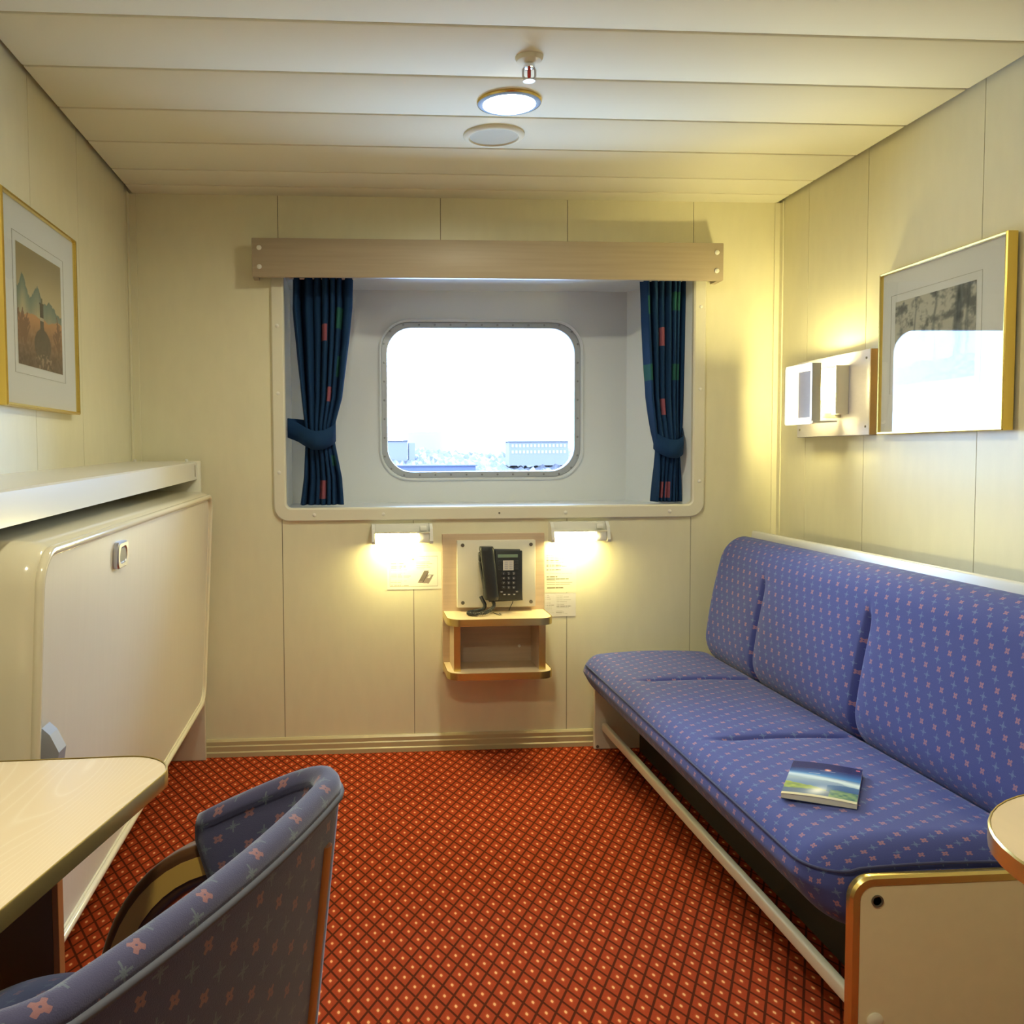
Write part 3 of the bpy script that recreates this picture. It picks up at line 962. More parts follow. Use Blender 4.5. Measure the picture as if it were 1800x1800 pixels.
def lighthouse(u, v):
    c = lerp((176, 160, 122), (160, 146, 112), (v-.75)/.25)
    c = lerp((205, 190, 150), (160, 146, 112), (v-.62)/.34)
    c = np.where((v < .55)[..., None], lerp((206, 150, 96), (205, 190, 150), (v-.35)/.2), c)
    # far jagged mountains
    ridge = .60+.10*np.exp(-((u-.12)/.07)**2)*1.5+.10*np.exp(-((u-.43)/.08)**2)*1.3+.05*np.exp(-((u-.72)/.12)**2)+.03*vnoise(u, v*0, 22, 1, 2)+.025*vnoise(u, v*0, 60, 1, 4)-.10*u
    mt = v < ridge
    fade = np.clip((ridge-v)/.26, 0, 1)
    mc = lerp((98, 128, 126), (196, 188, 150), fade)
    k = (mt & (v > .36))[..., None]
    c = np.where(k, mc, c)
    low = v < .42+.05*vnoise(u, v*0, 9, 1, 11)
    t = np.clip((.42-v)/.42, 0, 1)
    g = lerp((206, 148, 96), (92, 66, 56), t*1.15) + (vnoise(u, v, 40, 46, 5)[..., None]-.5)*46*np.clip(t*2, 0, 1)[..., None]
    c = np.where(low[..., None], g, c)
    # foreground cairn of stone
    mound = ((u-.53)/.19)**2+((v-.21)/.14)**2 < 1+.15*(vnoise(u, v, 30, 30, 6)-.5)
    c = np.where(mound[..., None], lerp((86, 68, 58), (70, 58, 52), v*2)+(vnoise(u, v, 50, 50, 8)[..., None]-.5)*22, c)
    # pale boulders at its foot
    bl = (vnoise(u, v, 40, 44, 12) > .62) & (((u-.56)/.2)**2+((v-.06)/.075)**2 < 1)
    c[bl] = (168, 140, 116)
    # the tower
    tw = (abs(u-.52) < .045-.02*(v-.3)) & (v > .26) & (v < .575)
    c[tw] = (66, 60, 56)
    c[tw & (v > .425) & (v < .455)] = (198, 186, 168)
    c[(abs(u-.52) < .05) & (abs(v-.575) < .008)] = (56, 52, 50)
    c[(abs(u-.52) < .018) & (v > .575) & (v < .625)] = (86, 92, 74)
    # bare bushes left and right
    for bx0, by0, n_, sd in ((.14, .18, 9, 21), (.90, .2, 8, 22), (.05, .2, 6, 23)):
        rr = np.random.RandomState(sd)
        for k_ in range(n_*3):
            x0 = bx0+(rr.rand()-.5)*.06; y0 = by0+rr.rand()*.18
            a = PI/2+(rr.rand()-.5)*2.2; L = .05+.10*rr.rand()
            x1, y1 = x0+L*math.cos(a), y0+L*math.sin(a)*1.1
            tt = np.clip(((u-x0)*(x1-x0)+(v-y0)*(y1-y0))/(L*L*1.1), 0, 1)
            dd = np.hypot(u-x0-tt*(x1-x0), v-y0-tt*(y1-y0))
            c[dd < .012] = (122, 78, 54)
    return c*.86+np.array((214, 204, 186))*.14
picture('framed_picture', 'gold framed print of a dark lighthouse below jagged mountains, above the folded bed', -1, 2.168, 2.722, 1.261, 1.760, .028, .008,
        (.10, .43, .105, .397), lighthouse, (110, 140))

def drawing(u, v):
    base = np.broadcast_to(np.array((206, 205, 196), float), u.shape+(3,)).copy()
    f = vnoise(u, v, 10, 10, 31)*.5+vnoise(u, v, 26, 26, 32)*.3+vnoise(u, v, 70, 60, 33)*.2
    dk = np.clip((f-.43)*4.0, 0, 1)
    up_ = np.clip((v-.25)*2.2, .2, 1)
    base = base-(dk*up_)[..., None]*np.array((84, 80, 72))
    # tree trunks
    for x0, w, k in ((.80, .050, .8), (.52, .018, .5), (.90, .022, .5), (.26, .012, .4)):
        wob = .03*(vnoise(u*0+.5, v, 2, 7, int(x0*100))-.5)
        tr_ = np.clip(1.4-abs(u-x0-.08*(v-.5)**2-wob)/(w*(1.1-.3*v)), 0, 1)*(v > .12)*k
        tone = np.array((96, 104, 108))+(vnoise(u, v, 80, 9, 40)[..., None]-.5)*70
        base = base*(1-tr_[..., None])+tone*tr_[..., None]
    ground = v < .22+.06*vnoise(u, v*0, 6, 1, 44)
    base = np.where(ground[..., None], np.array((142, 146, 140))+(vnoise(u, v, 30, 50, 45)[..., None]-.5)*70, base)
    return base
picture('framed_picture', 'gold framed grey drawing of trees above the sofa, window mirrored in its glass', 1, 2.166, 2.728, 1.193, 1.686, .030, .008,
        (.075, .44, .145, .395), drawing, (110, 90))
pic = bpy.data.objects['framed_picture.001']
pic.rotation_euler = (0, 0, -.0100); pic.location.x -= .0030

# ------------------------------------------------------------------ wall sconce above the sofa
sn = empty('wall_sconce', 'lit wall lamp with slotted white shade on a flat grey-beige board', 'wall lamp', (XR, 3.01, 1.193))
pb = MB()
pb.box(-.027, -.0, -.236, .236, 0, .273, bev=.002)
plo = pb.build('back_board', M['sconcewood'], sn)
MB().box(-.0265, -.001, -.2385, -.2362, .001, .272).build('board_edge', M['sconcewoodedge'], plo)
for y, z in [(-.215, .245), (-.215, .028), (.215, .028), (.215, .245)]:
    MB().lathe([(.004, -.027), (.004, -.029), (.002, -.030)], (0, y, z), 'X', 10).build('screw', M['darkscrew'], plo)
# slotted glowing shade standing parallel to the board, its near edge turned towards the wall
def shade_l(y0, y1, z0, z1, r, x): return [(x, (y0+y1)/2+a, (z0+z1)/2+b_) for a, b_ in rrect(y1-y0, z1-z0, r, 6)]
SY_, SZ_ = (-.105, .080), (.040, .242)
sd = MB()
o0 = shade_l(*SY_, *SZ_, .010, -.150); o1 = shade_l(*SY_, *SZ_, .010, -.143)
i0 = shade_l(-.097, -.004, .062, .216, .002, -.150); i1 = shade_l(-.097, -.004, .062, .216, .002, -.143)
sd.loft([i0, o0, o1, i1, i0], capa=False, capb=False)
sho = sd.build('shade', M['opal'], sn, smooth=30)
MB().box(-.1425, -.139, -.096, -.002, .056, .222).build('shade_inlay', M['sconcewood'], sho)
MB().box(-.150, -.120, -.110, -.105, .050, .240, bev=.002).build('shade_lip', M['silver'], sn)
MB().box(-.140, -.027, .030, .045, .125, .155).build('bracket', M['silver'], sn)
tb = MB()
tb.lathe([(.009, .078), (.013, .088), (.018, .130), (.018, .205), (.0165, .222), (.006, .226)], (-.074, -.062, 0), 'Z', 20)
tb.build('tube', M['sconceglow'], sn, smooth=50)
hd = MB().lathe([(.013, .062), (.015, .064), (.015, .078)], (-.074, -.062, 0), 'Z', 16)
hd.box(-.074, -.027, -.067, -.057, .062, .072)
hd.build('lamp_holder', M['trimcream'], sn, smooth=40)
MB().box(-.071, -.027, -.113, -.108, .072, .232, bev=.001).build('side_strip', M['trimcream'], sn)
MB().box(-.051, -.047, -.1085, -.005, .072, .228, bev=.001).build('board_light_block', M['trimcream'], sn)  # plate added behind the tube to keep its light off the board
MB().box(-.148, -.060, -.104, .080, .046, .050).build('bottom_light_block', M['silver'], sn)  # plate added to stop the tube's light going down the wall
MB().box(-.150, -.088, .080, .085, .050, .240, bev=.002).build('shade_lip', M['silver'], sn)  # far lip, added to cut the tube's light on the back wall

# ------------------------------------------------------------------ ceiling fittings
def downlight(label, x, y, glow):
    dl = empty('downlight', label, 'ceiling light', (x, y, H), group='round ceiling spotlights')
    MB().lathe([(.068, .004), (.068, -.004), (.072, -.010), (.080, -.010), (.086, -.006), (.087, 0), (.087, .004)], (0, 0, 0), 'Z', 48, capa=False, capb=False).build('ring', M['bluereflect'], dl, smooth=40)
    MB().lathe([(.069, -.001), (.068, -.0015)], (0, 0, 0), 'Z', 40, capa=False).build('lens', glow, dl)
    MB().lathe([(.0875, 0), (.0885, -.004), (.086, -.008), (.0855, 0)], (0, 0, 0), 'Z', 48, capa=False, capb=False).build('outer_ring', M['brass'], dl, smooth=40)
downlight('round lit recessed spotlight with a metal ring, beside the ceiling sprinkler', .4247, 2.5092, M['downglow'])
downlight('second lit spotlight nearer the door, above desk and chair', -.08, .60, emit('near_downlight_glow', NEUTRAL, DOWN_E*1.30))

sp = empty('ceiling_speaker', 'round cream loudspeaker cover flush in the ceiling near the window', 'loudspeaker', (.4223, 2.7714, H))
MB().lathe([(.092, 0), (.092, -.004), (.086, -.009), (.076, -.010), (.073, -.006)], (0, 0, 0), 'Z', 48, capa=False, capb=False).build('rim', M['ceil'], sp, smooth=40)
MB().lathe([(.073, -.006), (.05, -.0068), (.001, -.007)], (0, 0, 0), 'Z', 40, capa=False).build('grille', newmat('speaker_mesh', (.55, .52, .38), .6, bump=(1200, .6)), sp, smooth=60)

sk_ = empty('fire_sprinkler', 'small ceiling sprinkler with cream cup and red glass bulb', 'sprinkler', (.427, 2.233, H))
MB().lathe([(.034, 0), (.034, -.003), (.030, -.010), (.018, -.014), (.014, -.014)], (0, 0, 0), 'Z', 28).build('cup', M['ceil'], sk_, smooth=40)
MB().lathe([(.011, -.014), (.011, -.020), (.014, -.020), (.014, -.026), (.006, -.028)], (0, 0, 0), 'Z', 16).build('nozzle', M['chrome'], sk_, smooth=40)
ym = MB()
for sx in (-1, 1):
    ym.tube([(sx*.011, 0, -.024), (sx*.015, 0, -.030), (sx*.015, 0, -.045), (sx*.009, 0, -.053), (0, 0, -.055)], .0028, 8)
ym.build('yoke', M['silver'], sk_, smooth=50)
MB().lathe([(.004, -.026), (.0045, -.032), (.0045, -.044), (.003, -.052)], (0, 0, 0), 'Z', 12).build('glass_bulb', M['red'], sk_, smooth=50)
MB().lathe([(.015, -.055), (.015, -.057)], (0, 0, 0), 'Z', 18).build('deflector', M['plate'], sk_)

# ------------------------------------------------------------------ sofa
so = empty('sofa_bed', 'long violet-blue patterned sofa along the right wall with cream end panels', 'sofa', (1.25, 2.48, 0))
SY0, SY1 = 1.600, 3.385
def groove(d, w, L, soft):
    a = abs(d)
    return math.exp(-(a/w)**2)*soft
def seat_disp(p, q):
    p = p.copy()
    top = max(0.0, q.z/.085)
    if q.z > 0:
        e = 1-min(1, abs(p.x)/.24)**2
        p.z += .012*max(0, e)                       # crown
        for yc in (2.905-2.4925, 2.285-2.4925):
            k = math.exp(-((p.y-yc)/.010)**2)+.35*math.exp(-((p.y-yc)/.035)**2)
            m_ = 1/(1+math.exp((p.x-.185)/.012))*1/(1+math.exp((-.145-p.x)/.018))
            p.z -= .016*k*m_
    # the front leans back towards the bottom
    if p.x < 0: p.x += .045*max(0, -(p.z-.02)/.08)*min(1, -p.x/.2)
    return p
seat = rbox('seat_cushion', (.52, SY1-SY0, .170), (.070, .085, .072), (60, 330, 24), M['sofafab'], so, seat_disp)
seat.location = (1.098-1.25, (SY0+SY1)/2-2.48, .302)
# piping round the top edge
pp = []
X0, X1_ = .8445, 1.34
zp = .352
def pz(t): return zp
r_ = .070
for y in np.linspace(SY1-.09, SY0+.085, 30): pp.append((X0, y, zp))
for k in range(1, 9):
    a = PI+PI/2*k/8
    pp.append((X0+r_+r_*math.cos(a)*1.0, SY0+.085+.083*math.sin(a), zp+.004*k/8))
for x in np.linspace(X0+r_+.02, X1_-.02, 16): pp.append((x, SY0+.0015, zp+.004+.010*math.sin(PI*(x-X0)/(X1_-X0))))
MB().tube([(x-1.25, y-2.48, z) for x, y, z in pp], .0030, 8).build('piping', M['piping'], so, smooth=60)

def back_disp(p, q):
    p = p.copy()
    if q.x < 0:
        e = max(0, 1-(p.z/.22)**2)
        p.x -= .012*e
        for yc in (2.925-2.4675, 2.300-2.4675):
            k = math.exp(-((p.y-yc)/.010)**2)+.30*math.exp(-((p.y-yc)/.045)**2)
            m_ = 1/(1+math.exp((p.z-.098)/.012))*1/(1+math.exp((-.26-p.z)/.02))
            p.x += .026*k*m_
    return p
bkc = rbox('back_cushion', (.155, 1.775, .475), (.070, .075, .095), (22, 330, 60), M['sofafab'], so, back_disp)
bkc.rotation_euler = (0, math.radians(11), 0)
bkc.location = (1.412-1.25, 2.4675-2.48, .592)
# white board behind the back cushion
bb = MB()
bb.box(-.010, .010, -.905, .885, -.32, .252, bev=.008, seg=3)
b1 = bb.build('back_board', M['white'], so, smooth=40)
b1.rotation_euler = (0, math.radians(8), 0); b1.location = (1.478-1.25, 0, .592)
# end panels
def end_panel(y0, y1, x0, x1, z1, r, near):
    def lp(k, y):
        out = []
        for a, b_ in rrect(x1-x0-2*k, z1*2-2*k, r-k*.8, 8):
            out.append(((x0+x1)/2+a-1.25, y-2.48, max(.001, b_)))
        return out
    m_ = MB().loft([lp(.0, y1-.004), lp(.0, y0+.006), lp(.004, y0), lp(.017, y0), lp(.019, y0+.003)], capb=True, capa=True)
    return m_
ep = end_panel(1.575, 1.597, .903, 1.600, .357, .042, True)
epo = ep.build('end_panel', M['brass'], so, smooth=30)
def facelp(k, y):
    return [((.903+1.600)/2+a-1.25, y-2.48, max(.002, b_)) for a, b_ in rrect(1.600-.903-2*k, .357*2-2*k, .042-k*.8, 8)]
MB().loft([facelp(.0185, 1.582), facelp(.0185, 1.5765)], capa=False, capb=True).build('panel_face', newmat('panel_laminate', (.78, .70, .47), .42, noise=((30, 30, 30), .05)), epo)
e2 = MB().lathe([(.0115, 0), (.0115, -.0025), (.009, -.0025), (.008, .001), (.002, .001)], (.9535-1.25, 1.5765-2.48, .311), 'Y', 20)
e2.build('bolt', M['darkscrew'], epo, smooth=30)
e3 = MB().lathe([(.016, 0), (.016, -.003), (.011, -.007), (.005, -.008)], (.9535-1.25, 1.5765-2.48, .082), 'Y', 20)
e3.build('cover_cap', M['trimcream'], epo, smooth=50)
MB().box(.903-1.25, 1.600-1.25, 3.392-2.48, 3.414-2.48, .001, .30, bev=.003).build('end_panel', M['trimcream'], so)
MB().lathe([(.006, 0), (.006, -.003)], (.915-1.25, 3.392-2.48, .012), 'Y', 10).build('screw', M['darkscrew'], so)
# front rail between the panels and the frame under the seat
rl = MB()
rl.box(.925-1.25, .945-1.25, 1.598-2.48, 3.37-2.48, .080, .112, bev=.006, seg=3)
rl.build('front_rail', M['trimcream'], so, smooth=40)
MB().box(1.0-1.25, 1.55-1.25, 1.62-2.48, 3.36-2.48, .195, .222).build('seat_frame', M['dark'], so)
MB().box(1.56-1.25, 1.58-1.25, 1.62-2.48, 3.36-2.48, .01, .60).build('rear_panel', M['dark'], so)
MB().box(1.07-1.25, 1.55-1.25, 1.66-2.48, 3.36-2.48, .001, .19).build('under_seat_shade_box', M['dark'], so)  # black box added so the gap under the seat stays in shade

# ------------------------------------------------------------------ brochure on the seat
A = Vector((1.022, 2.055)); B = Vector((1.142, 1.978)); Dn = Vector((.905, 1.862))
ang = math.atan2(B.y-A.y, B.x-A.x)
bk = empty('brochure', 'glossy brochure with a blue sky and valley cover lying on the sofa seat', 'brochure', (.905, 1.862, .397), (0, 0, ang))
BW, BH = .148, .226
def bz(t): return .004*math.sin(PI*t)
def cover(u, v):
    c = lerp((150, 176, 190), (40, 84, 150), (v-.50)/.14)
    c = np.where((v > .60)[..., None], lerp((60, 120, 186), (28, 32, 84), (v-.62)/.22), c)
    band = np.exp(-((v-(.60-.12*u))/.06)**2)
    c = c*(1-band[..., None]*.75)+np.array((226, 238, 240))*band[..., None]*.75
    m1 = v < .50-.10*u+.05*vnoise(u, v*0, 7, 1, 3)
    c = np.where(m1[..., None], lerp((96, 126, 166), (150, 170, 186), (v-.3)/.2), c)
    g = (v < .36-.24*u+.03*vnoise(u, v, 20, 20, 6)) & (u < .60) & (v > .15)
    c = np.where(g[..., None], lerp((104, 128, 84), (158, 174, 84), vnoise(u, v, 16, 30, 9)), c)
    m2 = (v < .36+.05*np.sin((u-.55)*5)) & (u > .58) & (v > .16)
    c = np.where(m2[..., None], lerp((44, 82, 130), (70, 106, 150), (v-.2)/.2), c)
    g2 = (v < .25+.02*vnoise(u, v, 20, 6, 8)) & (u > .62)
    c = np.where(g2[..., None], lerp((58, 96, 96), (130, 158, 104), vnoise(u, v, 18, 24, 19)), c)
    lowb = v < .20-.04*abs(u-.5)
    c = np.where((lowb & (u < .62))[..., None], lerp((70, 96, 130), (110, 120, 130), u), c)
    sheen = np.exp(-((u-.48-.5*(v-.2))/.13)**2-((v-.18)/.12)**2)  # gloss highlight painted into the cover's colours
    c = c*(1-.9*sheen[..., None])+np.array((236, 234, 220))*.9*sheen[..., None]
    c = np.clip(c*1.12, 0, 250)
    c = np.where((v < .055)[..., None], np.array((222, 214, 176), float), c)
    lg = (((u-.53)/.045)**2+((v-.80)/.026)**2) < 1
    c[lg] = (236, 150, 130)
    c[(((u-.53)/.018)**2+((v-.80)/.012)**2) < 1] = (250, 226, 214)
    c[(abs(v-.765) < .006) & (abs(u-.53) < .11)] = (130, 140, 176)
    c[(abs(v-.665) < .005) & (u > .28) & (u < .44)] = (200, 216, 232)
    c[(abs(v-.56) < .005) & (u > .66) & (u < .80)] = (216, 228, 236)
    c[(abs(v-.935) < .018) & (abs(u-.94) < .025)] = (206, 110, 122)
    return c
pg = MB()
n_ = 12
lp0, lp1 = [], []
secs = []
for k in range(n_+1):
    t = k/n_
    x = BW*t
    zt_ = .011+.003*math.sin(PI*t)
    secs.append([(x, .002, .001), (x, BH-.002, .001), (x, BH-.002, zt_), (x, .002, zt_)])
pg.loft(secs)
pg.build('pages', M['paper'], bk)
cv = painted('cover', cover, 110, 150, (0, 0, .0118), (BW, 0, 0), (0, BH, 0), .22, bk, .0006)
for v_ in cv.data.vertices:
    v_.co.z += .003*math.sin(PI*v_.co.x/BW)
MB().box(-.0006, BW+.0006, 0, BH, 0, .0009).build('back_cover', newmat('cover_blue', (.03, .05, .16), .3), bk)
bk.rotation_euler = (math.radians(0.5), math.radians(-.5), ang)

# ------------------------------------------------------------------ desk on the left
dk = empty('desk', 'pale wood desk with brass edge and dark support panel, in the near left corner', 'desk', (-.60, .80, 0))
def desk_outline(k):
    # corner points with a rounded free corner
    P = [(-.775, 1.222), (-.235, 1.238), (-.372, .60), (-.46, .20), (-.775, .20)]
    c0 = Vector(P[1]); d1 = (Vector(P[0])-c0).normalized(); d2 = (Vector(P[2])-c0).normalized()
    R_ = .062
    a_ = math.acos(d1.dot(d2)); L = R_/math.tan(a_/2)
    cen = c0+(d1+d2).normalized()*R_/math.sin(a_/2)
    s_ = c0+d1*L; e_ = c0+d2*L
    arc = []
    v0 = s_-cen; v1 = e_-cen
    ang0 = math.atan2(v0.y, v0.x); ang1 = math.atan2(v1.y, v1.x)
    for q in range(11):
        an = ang0+(ang1-ang0)*q/10
        arc.append((cen.x+(R_+k)*math.cos(an), cen.y+(R_+k)*math.sin(an)))
    nrm = Vector((d2.y, -d2.x))
    if nrm.x < 0: nrm = -nrm
    out = [(P[0][0], P[0][1]+k)]+arc+[(-.3305+nrm.x*k, .79+nrm.y*k), (-.50+k, .66), (-.50+k, P[3][1]), (P[4][0], P[4][1])]
    return out
DT = .737
CHAIR_TOP = .768
o_ = desk_outline(0)
M['desktop'] = newmat('desk_maple', (.76, .60, .40), .3)
b = NB(M['desktop'])
tc = b.n('ShaderNodeTexCoord'); mpn = b.n('ShaderNodeMapping')
mpn.inputs['Scale'].default_value = (2.6, .42, 1); mpn.inputs['Rotation'].default_value = (0, 0, math.radians(-18))
b.L.new(tc.outputs['Object'], mpn.inputs['Vector'])
no = b.n('ShaderNodeTexNoise'); no.inputs['Scale'].default_value = 3.2; no.inputs['Detail'].default_value = 0.4
b.L.new(mpn.outputs['Vector'], no.inputs['Vector'])
wv = b.m('FRACT', b.m('MULTIPLY', no.outputs['Fac'], 34.0))
wv = b.m('POWER', b.m('ABSOLUTE', b.m('SUBTRACT', b.m('MULTIPLY', wv, 2.0), 1.0)), 6.0)
b.L.new(b.mix(b.m('MULTIPLY', wv, .55), (.78, .64, .46), (.88, .77, .62)), b.nt.nodes['Principled BSDF'].inputs['Base Color'])
dt = MB().loft([[(x+.60, y-.80, DT-.018) for x, y in o_], [(x+.60, y-.80, DT) for x, y in o_]]).build('top', M['desktop'], dk, smooth=30)
ed = MB()
ea, eb = desk_outline(.0005)[:-1], desk_outline(.003)[:-1]
ed.loft([[(x+.60, y-.80, DT-.019) for x, y in ea], [(x+.60, y-.80, DT-.019) for x, y in eb], [(x+.60, y-.80, DT-.001) for x, y in eb], [(x+.60, y-.80, DT+.0012) for x, y in [(p*.4+q*.6, r*.4+s*.6) for (p, r), (q, s) in zip(ea, eb)]], [(x+.60, y-.80, DT+.0008) for x, y in ea]], capa=False, capb=False, loopclosed=False)
ed.build('edge_strip', M['brass'], dt, smooth=30)
MB().box(-.80+.60, -.409+.60, 1.212-.80, 1.234-.80, 0.001, DT-.018).build('support_panel', M['deskside'], dk)
MB().box(-.409+.60, -.401+.60, 1.212-.80, 1.234-.80, 0.001, DT-.018, bev=.001).build('panel_edge', M['orange'], dk)
MB().box(-.80+.60, -.50+.60, .21-.80, .235-.80, 0.001, DT-.018).build('support_panel', M['deskside'], dk)

# ------------------------------------------------------------------ round-ended table on the right
tbx = empty('side_table', 'pale wood table end with rounded brass rim, at the right edge by the sofa', 'table', (1.10, .81, 0))
def tab_out(k):
    r = .190+k
    pts = []
    for q in range(25):
        a = PI/2+PI*q/24
        pts.append((.838+r*math.cos(a)-1.10, r*math.sin(a)))
    return pts+[(1.56-1.10, -r), (1.56-1.10, r)]
tt_ = MB().loft([[(x, y, .721) for x, y in tab_out(0)], [(x, y, .740) for x, y in tab_out(0)]]).build('top', M['woodtop'], tbx, smooth=30)
te = MB()
te.loft([[(x, y, .720) for x, y in tab_out(.0004)], [(x, y, .720) for x, y in tab_out(.003)], [(x, y, .739) for x, y in tab_out(.003)], [(x, y, .7412) for x, y in tab_out(.0015)], [(x, y, .7405) for x, y in tab_out(.0004)]], capa=False, capb=False)
te.build('edge_strip', M['brass'], tt_, smooth=30)
MB().lathe([(.13, .001), (.13, .012), (.03, .024), (.026, .03), (.026, .714)], (.0, 0, 0), 'Z', 28).build('pedestal', M['chrome'], tbx, smooth=40)

# ------------------------------------------------------------------ tub chair at the desk
# local frame: +x along the back (towards the window), +y where the sitter looks
Rv = Vector((.40, .915, 0)).normalized(); Fv = Vector((-.915, .40, 0)).normalized()
HW = .275                                        # half width of the shell
Acorner = Vector((-.017, 1.095, 0))
org = Acorner-Rv*HW
chair = empty('tub_chair', 'blue flowered tub chair with bent wooden arms, its back to the camera', 'chair', tuple(org), (0, 0, math.atan2(Rv.y, Rv.x)))
def shell_path(n=61):
    """plan centre line of the back: near wing tip -> back -> far wing tip, as (x, y, tangent param)"""
    pts = []
    wing = .195; rc_ = .07
    L = [(-HW+.006, wing)]
    for q in range(9):
        a = PI+PI/2*q/8
        L.append((-HW+rc_+rc_*math.cos(a), rc_+rc_*math.sin(a)))
    for x in np.linspace(-HW+rc_+.03, HW-rc_-.03, 13):
        L.append((x, -.012*(1-(x/(HW-rc_))**2)))
    for q in range(9):
        a = 1.5*PI+PI/2*q/8
        L.append((HW-rc_+rc_*math.cos(a), rc_+rc_*math.sin(a)))
    L.append((HW-.006, wing))
    P = np.array(L)
    s = np.r_[0, np.cumsum(np.hypot(*np.diff(P, axis=0).T))]
    t = np.linspace(0, s[-1], n)
    return np.stack([np.interp(t, s, P[:, 0]), np.interp(t, s, P[:, 1])], 1), t
SP, ST = shell_path()
def shell():
    bm = bmesh.new(); uvl = bm.loops.layers.uv.new('UVMap')
    n = len(SP)
    tang = np.gradient(SP, axis=0); tang /= np.linalg.norm(tang, axis=1)[:, None]
    nin = np.stack([-tang[:, 1], tang[:, 0]], 1)     # towards the sitter
    rows = []
    TH = .030
    for i in range(n):
        s = i/(n-1)
        wing = np.clip((SP[i, 1]-.02)/.175, 0, 1)
        top = CHAIR_TOP-.085*wing**1.2
        bot = .40+.07*wing**1.6
        prof = []
        H_ = top-bot
        NV = 22
        RO = .019
        for k in range(NV+1):                          # outer side up
            t = k/NV
            prof.append((-TH*.55, bot+(H_-.020)*t))
        for k in range(1, 14):                         # the rolled top, a little fuller than the shell
            a = PI*1.08-PI*1.16*k/14
            prof.append((-.0015+.0165*math.cos(a), top-.018+.018*math.sin(a)))
        for k in range(NV+1):                          # inner side down, gently padded
            t = 1-k/NV
            prof.append((.0115+.009*math.sin(PI*min(1, (1-t)*1.3))**.8, bot+(H_-.024)*t))
        # a flat underside closes the shell
        row = []
        for o, z in prof:
            lean = .115*(z-.75)                       # lower part sits further forward
            x = SP[i, 0]+nin[i, 0]*o
            y = SP[i, 1]+nin[i, 1]*o-lean
            cut = 1-.75*np.clip((top-.03-z)/.26, 0, 1)*wing   # the wing's front edge slopes back
            endk = min(1, min(i, n-1-i)/2.0)
            if endk < 1:
                mid = TH*.3
                x = SP[i, 0]+nin[i, 0]*(mid+(o-mid)*(.45+.55*endk))
                y = SP[i, 1]+nin[i, 1]*(mid+(o-mid)*(.45+.55*endk))-lean
            if SP[i, 1] > .03: y = .03+(y-.03)*cut
            row.append(Vector((x, y, z)))
        rows.append(row)
    V = [[bm.verts.new(p) for p in r] for r in rows]
    m_ = len(rows[0])
    # running length along the profile for the cloth
    pl = [0]
    for k in range(1, m_): pl.append(pl[-1]+(rows[n//2][k]-rows[n//2][k-1]).length)
    for i in range(n-1):
        for k in range(m_):
            k2 = (k+1) % m_
            f = bm.faces.new((V[i][k], V[i+1][k], V[i+1][k2], V[i][k2]))
            vv = (pl[k], pl[k], pl[k2] if k2 else pl[k]+.02, pl[k2] if k2 else pl[k]+.02)
            uu = (ST[i], ST[i+1], ST[i+1], ST[i])
            for lp, a, b_ in zip(f.loops, uu, vv): lp[uvl].uv = (b_, a)
    for i in (0, n-1):
        f = bm.faces.new(V[i])
        for lp, p in zip(f.loops, rows[i]): lp[uvl].uv = (p.y, p.z)
    bmesh.ops.recalc_face_normals(bm, faces=bm.faces)
    me = bpy.data.meshes.new('backrest'); bm.to_mesh(me); bm.free()
    me.materials.append(M['chairfab']); me.shade_smooth()
    o = bpy.data.objects.new('backrest', me); C.objects.link(o); o.parent = chair
    # piping along the outer top edge
    pp = []
    for i in range(n):
        wing = np.clip((SP[i, 1]-.02)/.175, 0, 1)
        top = CHAIR_TOP-.085*wing**1.2
        z = top-.022
        o_ = -TH*.55-.001
        pp.append((SP[i, 0]+nin[i, 0]*o_, SP[i, 1]+nin[i, 1]*o_-.115*(z-.75), z))
    M['chairpipe'] = newmat('chair_piping', (.10, .105, .15), .8)
    MB().tube(pp, .0045, 8).build('piping', M['chairpipe'], o, smooth=60)
    return o
shell()
def chair_seat_disp(p, q):
    p = p.copy()
    if q.z > 0: p.z += .018*max(0, 1-(p.x/.25)**2)*max(0, 1-(p.y/.25)**2)
    return p
cs = rbox('seat', (.475, .385, .095), (.12, .15, .045), (36, 36, 10), M['chairfab'], chair, chair_seat_disp)
cs.location = (.000, .243, .447)
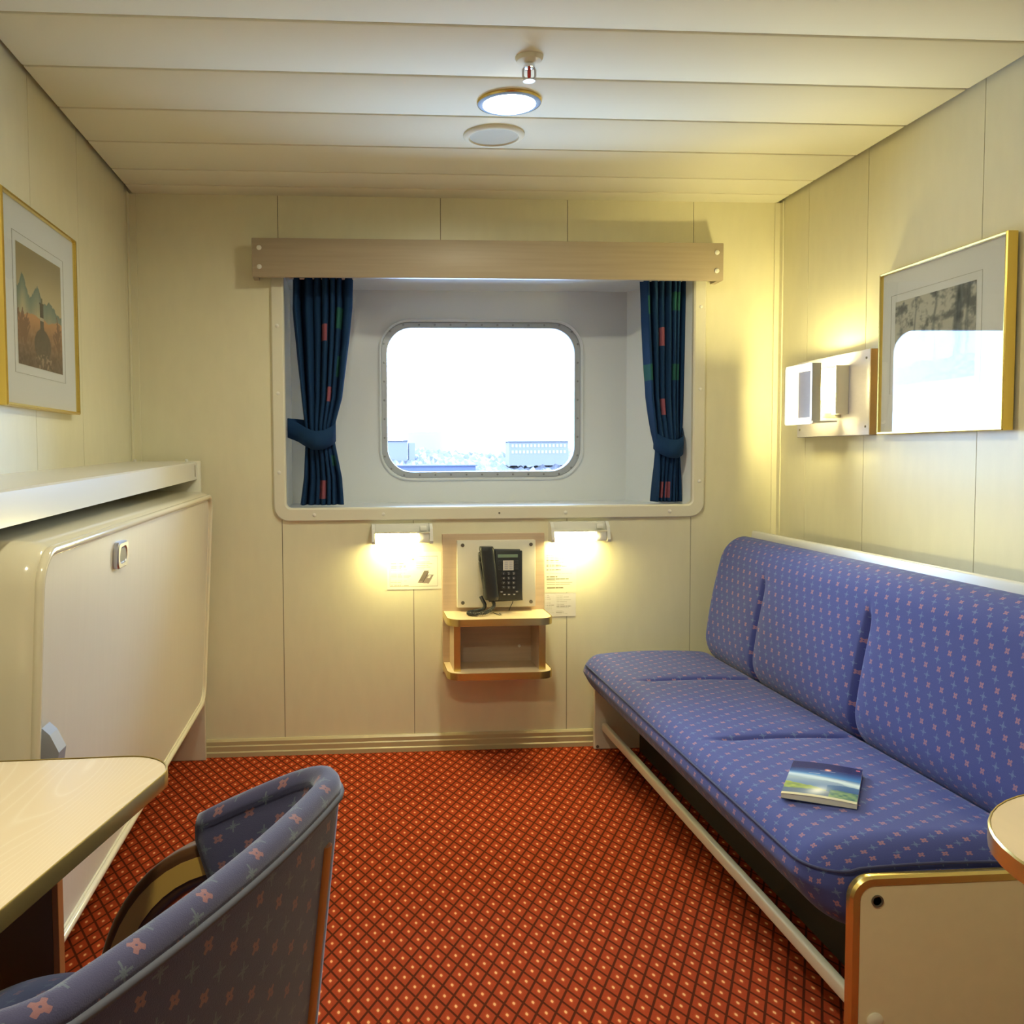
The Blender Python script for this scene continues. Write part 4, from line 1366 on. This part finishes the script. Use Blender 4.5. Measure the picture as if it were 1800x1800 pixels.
# bent wooden arms: dark outer face with a golden inner band
for sx in (-1, 1):
    path = []
    for q in range(15):
        a = PI/2*q/14
        path.append((sx*(HW+.008), .125+.226*math.sin(a), .372+.258*math.cos(a)))
    path += [(sx*(HW+.006), .356, .22), (sx*(HW-.010), .364, .10), (sx*(HW-.012), .368, .002)]
    am = MB()
    lps = []
    for i, p in enumerate(path):
        t = Vector(path[min(i+1, len(path)-1)])-Vector(path[max(i-1, 0)])
        t.normalize()
        nr = Vector((0, -t.z, t.y))                    # outward of the bow
        if nr.dot(Vector((0, p[1]-.12, p[2]-.30))) < 0: nr = -nr
        w_, h_ = .021, .027
        c = Vector(p)
        sec = []
        for a, b_ in rrect(2*w_, 2*h_, .010, 3):
            sec.append(c+Vector((a, 0, 0))+nr*b_)
        lps.append(sec)
    am.loft(lps)
    ao = am.build('armrest', M['wooddark'], chair, smooth=40)
    iv = MB()
    lps = []
    for i, p in enumerate(path[:-1]):
        t = Vector(path[min(i+1, len(path)-1)])-Vector(path[max(i-1, 0)])
        t.normalize()
        nr = Vector((0, -t.z, t.y))
        if nr.dot(Vector((0, p[1]-.12, p[2]-.30))) < 0: nr = -nr
        c = Vector(p)+Vector((-.0212, 0, 0))
        lps.append([c+nr*.012, c-nr*.012, c-nr*.012+Vector((-.0012, 0, 0)), c+nr*.012+Vector((-.0012, 0, 0))])
    iv.loft(lps).build('inlay', M['woodgold'], ao, smooth=40)
# rear posts and seat rail
for sx in (-1, 1):
    pst = MB()
    x = sx*(HW-.080)
    lps = []
    for z in np.linspace(.002, .70, 14):
        y = -.0155-.115*(max(z, .36)-.75)+.05*min(0, (z-.36))
        lps.append([(x+a, y+b_, z) for a, b_ in rrect(.016, .014, .004, 3)])
    pst.loft(lps).build('rear_leg', M['orange'], chair, smooth=40)
MB().box(-.205, .205, .06, .38, .345, .388, bev=.01).build('seat_rail', M['wooddark'], chair, smooth=30)

# ------------------------------------------------------------------ the shore outside
ter = bmesh.new()
nx, nd = 260, 18
rows = []
for j in range(nd+1):
    row = []
    for i in range(nx+1):
        x = -140+360*i/nx
        y = 360+j*7
        zt_ = float(np.interp(x, [-140, 13, 35, 45, 60, 75, 97, 220], [2, 3.2, 3.4, 2.4, 1.2, .4, 2.2, 3]))
        z = -9.2+(zt_+9.2)*(j/nd)**.8+random.uniform(-1.0, 1.0)*(j > 0)+.8*math.sin(x*.9+j*2.1)*(j > 0)
        row.append(ter.verts.new((x, y, z)))
    rows.append(row)
for j in range(nd):
    for i in range(nx):
        f = ter.faces.new((rows[j][i], rows[j][i+1], rows[j+1][i+1], rows[j+1][i]))
        f.material_index = 1 if random.random() < .30 else 0
me = bpy.data.meshes.new('shore_hill'); ter.to_mesh(me); ter.free()
me.materials.append(M['rock']); me.materials.append(M['snow'])
hill = bpy.data.objects.new('shore_hill', me); C.objects.link(hill)
struct(hill, 'rocky shore with patches of snow seen through the window')
struct(MB().box(-600, 600, 40, 700, -9.2, -9.0).build('sea', M['sea']), 'water outside the window')
# storage tank
tk = MB().lathe([(12.5, -2), (12.5, 13.0), (12.0, 13.3), (.5, 14.2)], (39, 520, 0), 'Z', 40).build('outside_storage_tank', M['far_white'], smooth=40)
tag(tk, 'pale round storage tank on the rocky shore outside the window', 'tank')
# long two-storey building
lbd = empty('long_building', 'long building with two rows of windows on the shore', 'building', (80, 400, -1.5))
MB().box(-13.3, 13, -5, 5, -3, 7.4).build('walls', M['far_grey'], lbd)
MB().box(-13.8, 13.5, -5.5, 5.5, 7.4, 7.9).build('roof', M['far_grey'], lbd)
for r_i, z in enumerate((2.3, 5.0)):
    for k in range(15):
        MB().box(-12.2+1.65*k, -11.3+1.65*k, -5.12, -5, z, z+1.3).build('window', M['far_pane'], lbd)
# boxy houses and a shed at the waterside
hb = empty('apartment_block', 'pair of joined boxy houses on the ridge at the left of the window', 'building', (20.5, 425, -2))
hw_ = MB().box(-6, 3, -4, 4, -3, 8.6)
hw_.box(3.8, 6.6, -4, 4, -3, 7.9)
hw_.build('walls', M['far_grey'], hb)
MB().box(-6.3, 3.2, -4.3, 4.3, 8.6, 9.1).build('roof', M['rock'], hb)
shd = MB().box(6, 46, 350, 356, -9.5, -3.9).box(5.4, 46.6, 349.5, 356.5, -3.9, -3.4).build('quay_shed', newmat('shed_blue', (.036, .038, .078), .8))
tag(shd, 'long low dark shed by the water outside the window', 'shed')
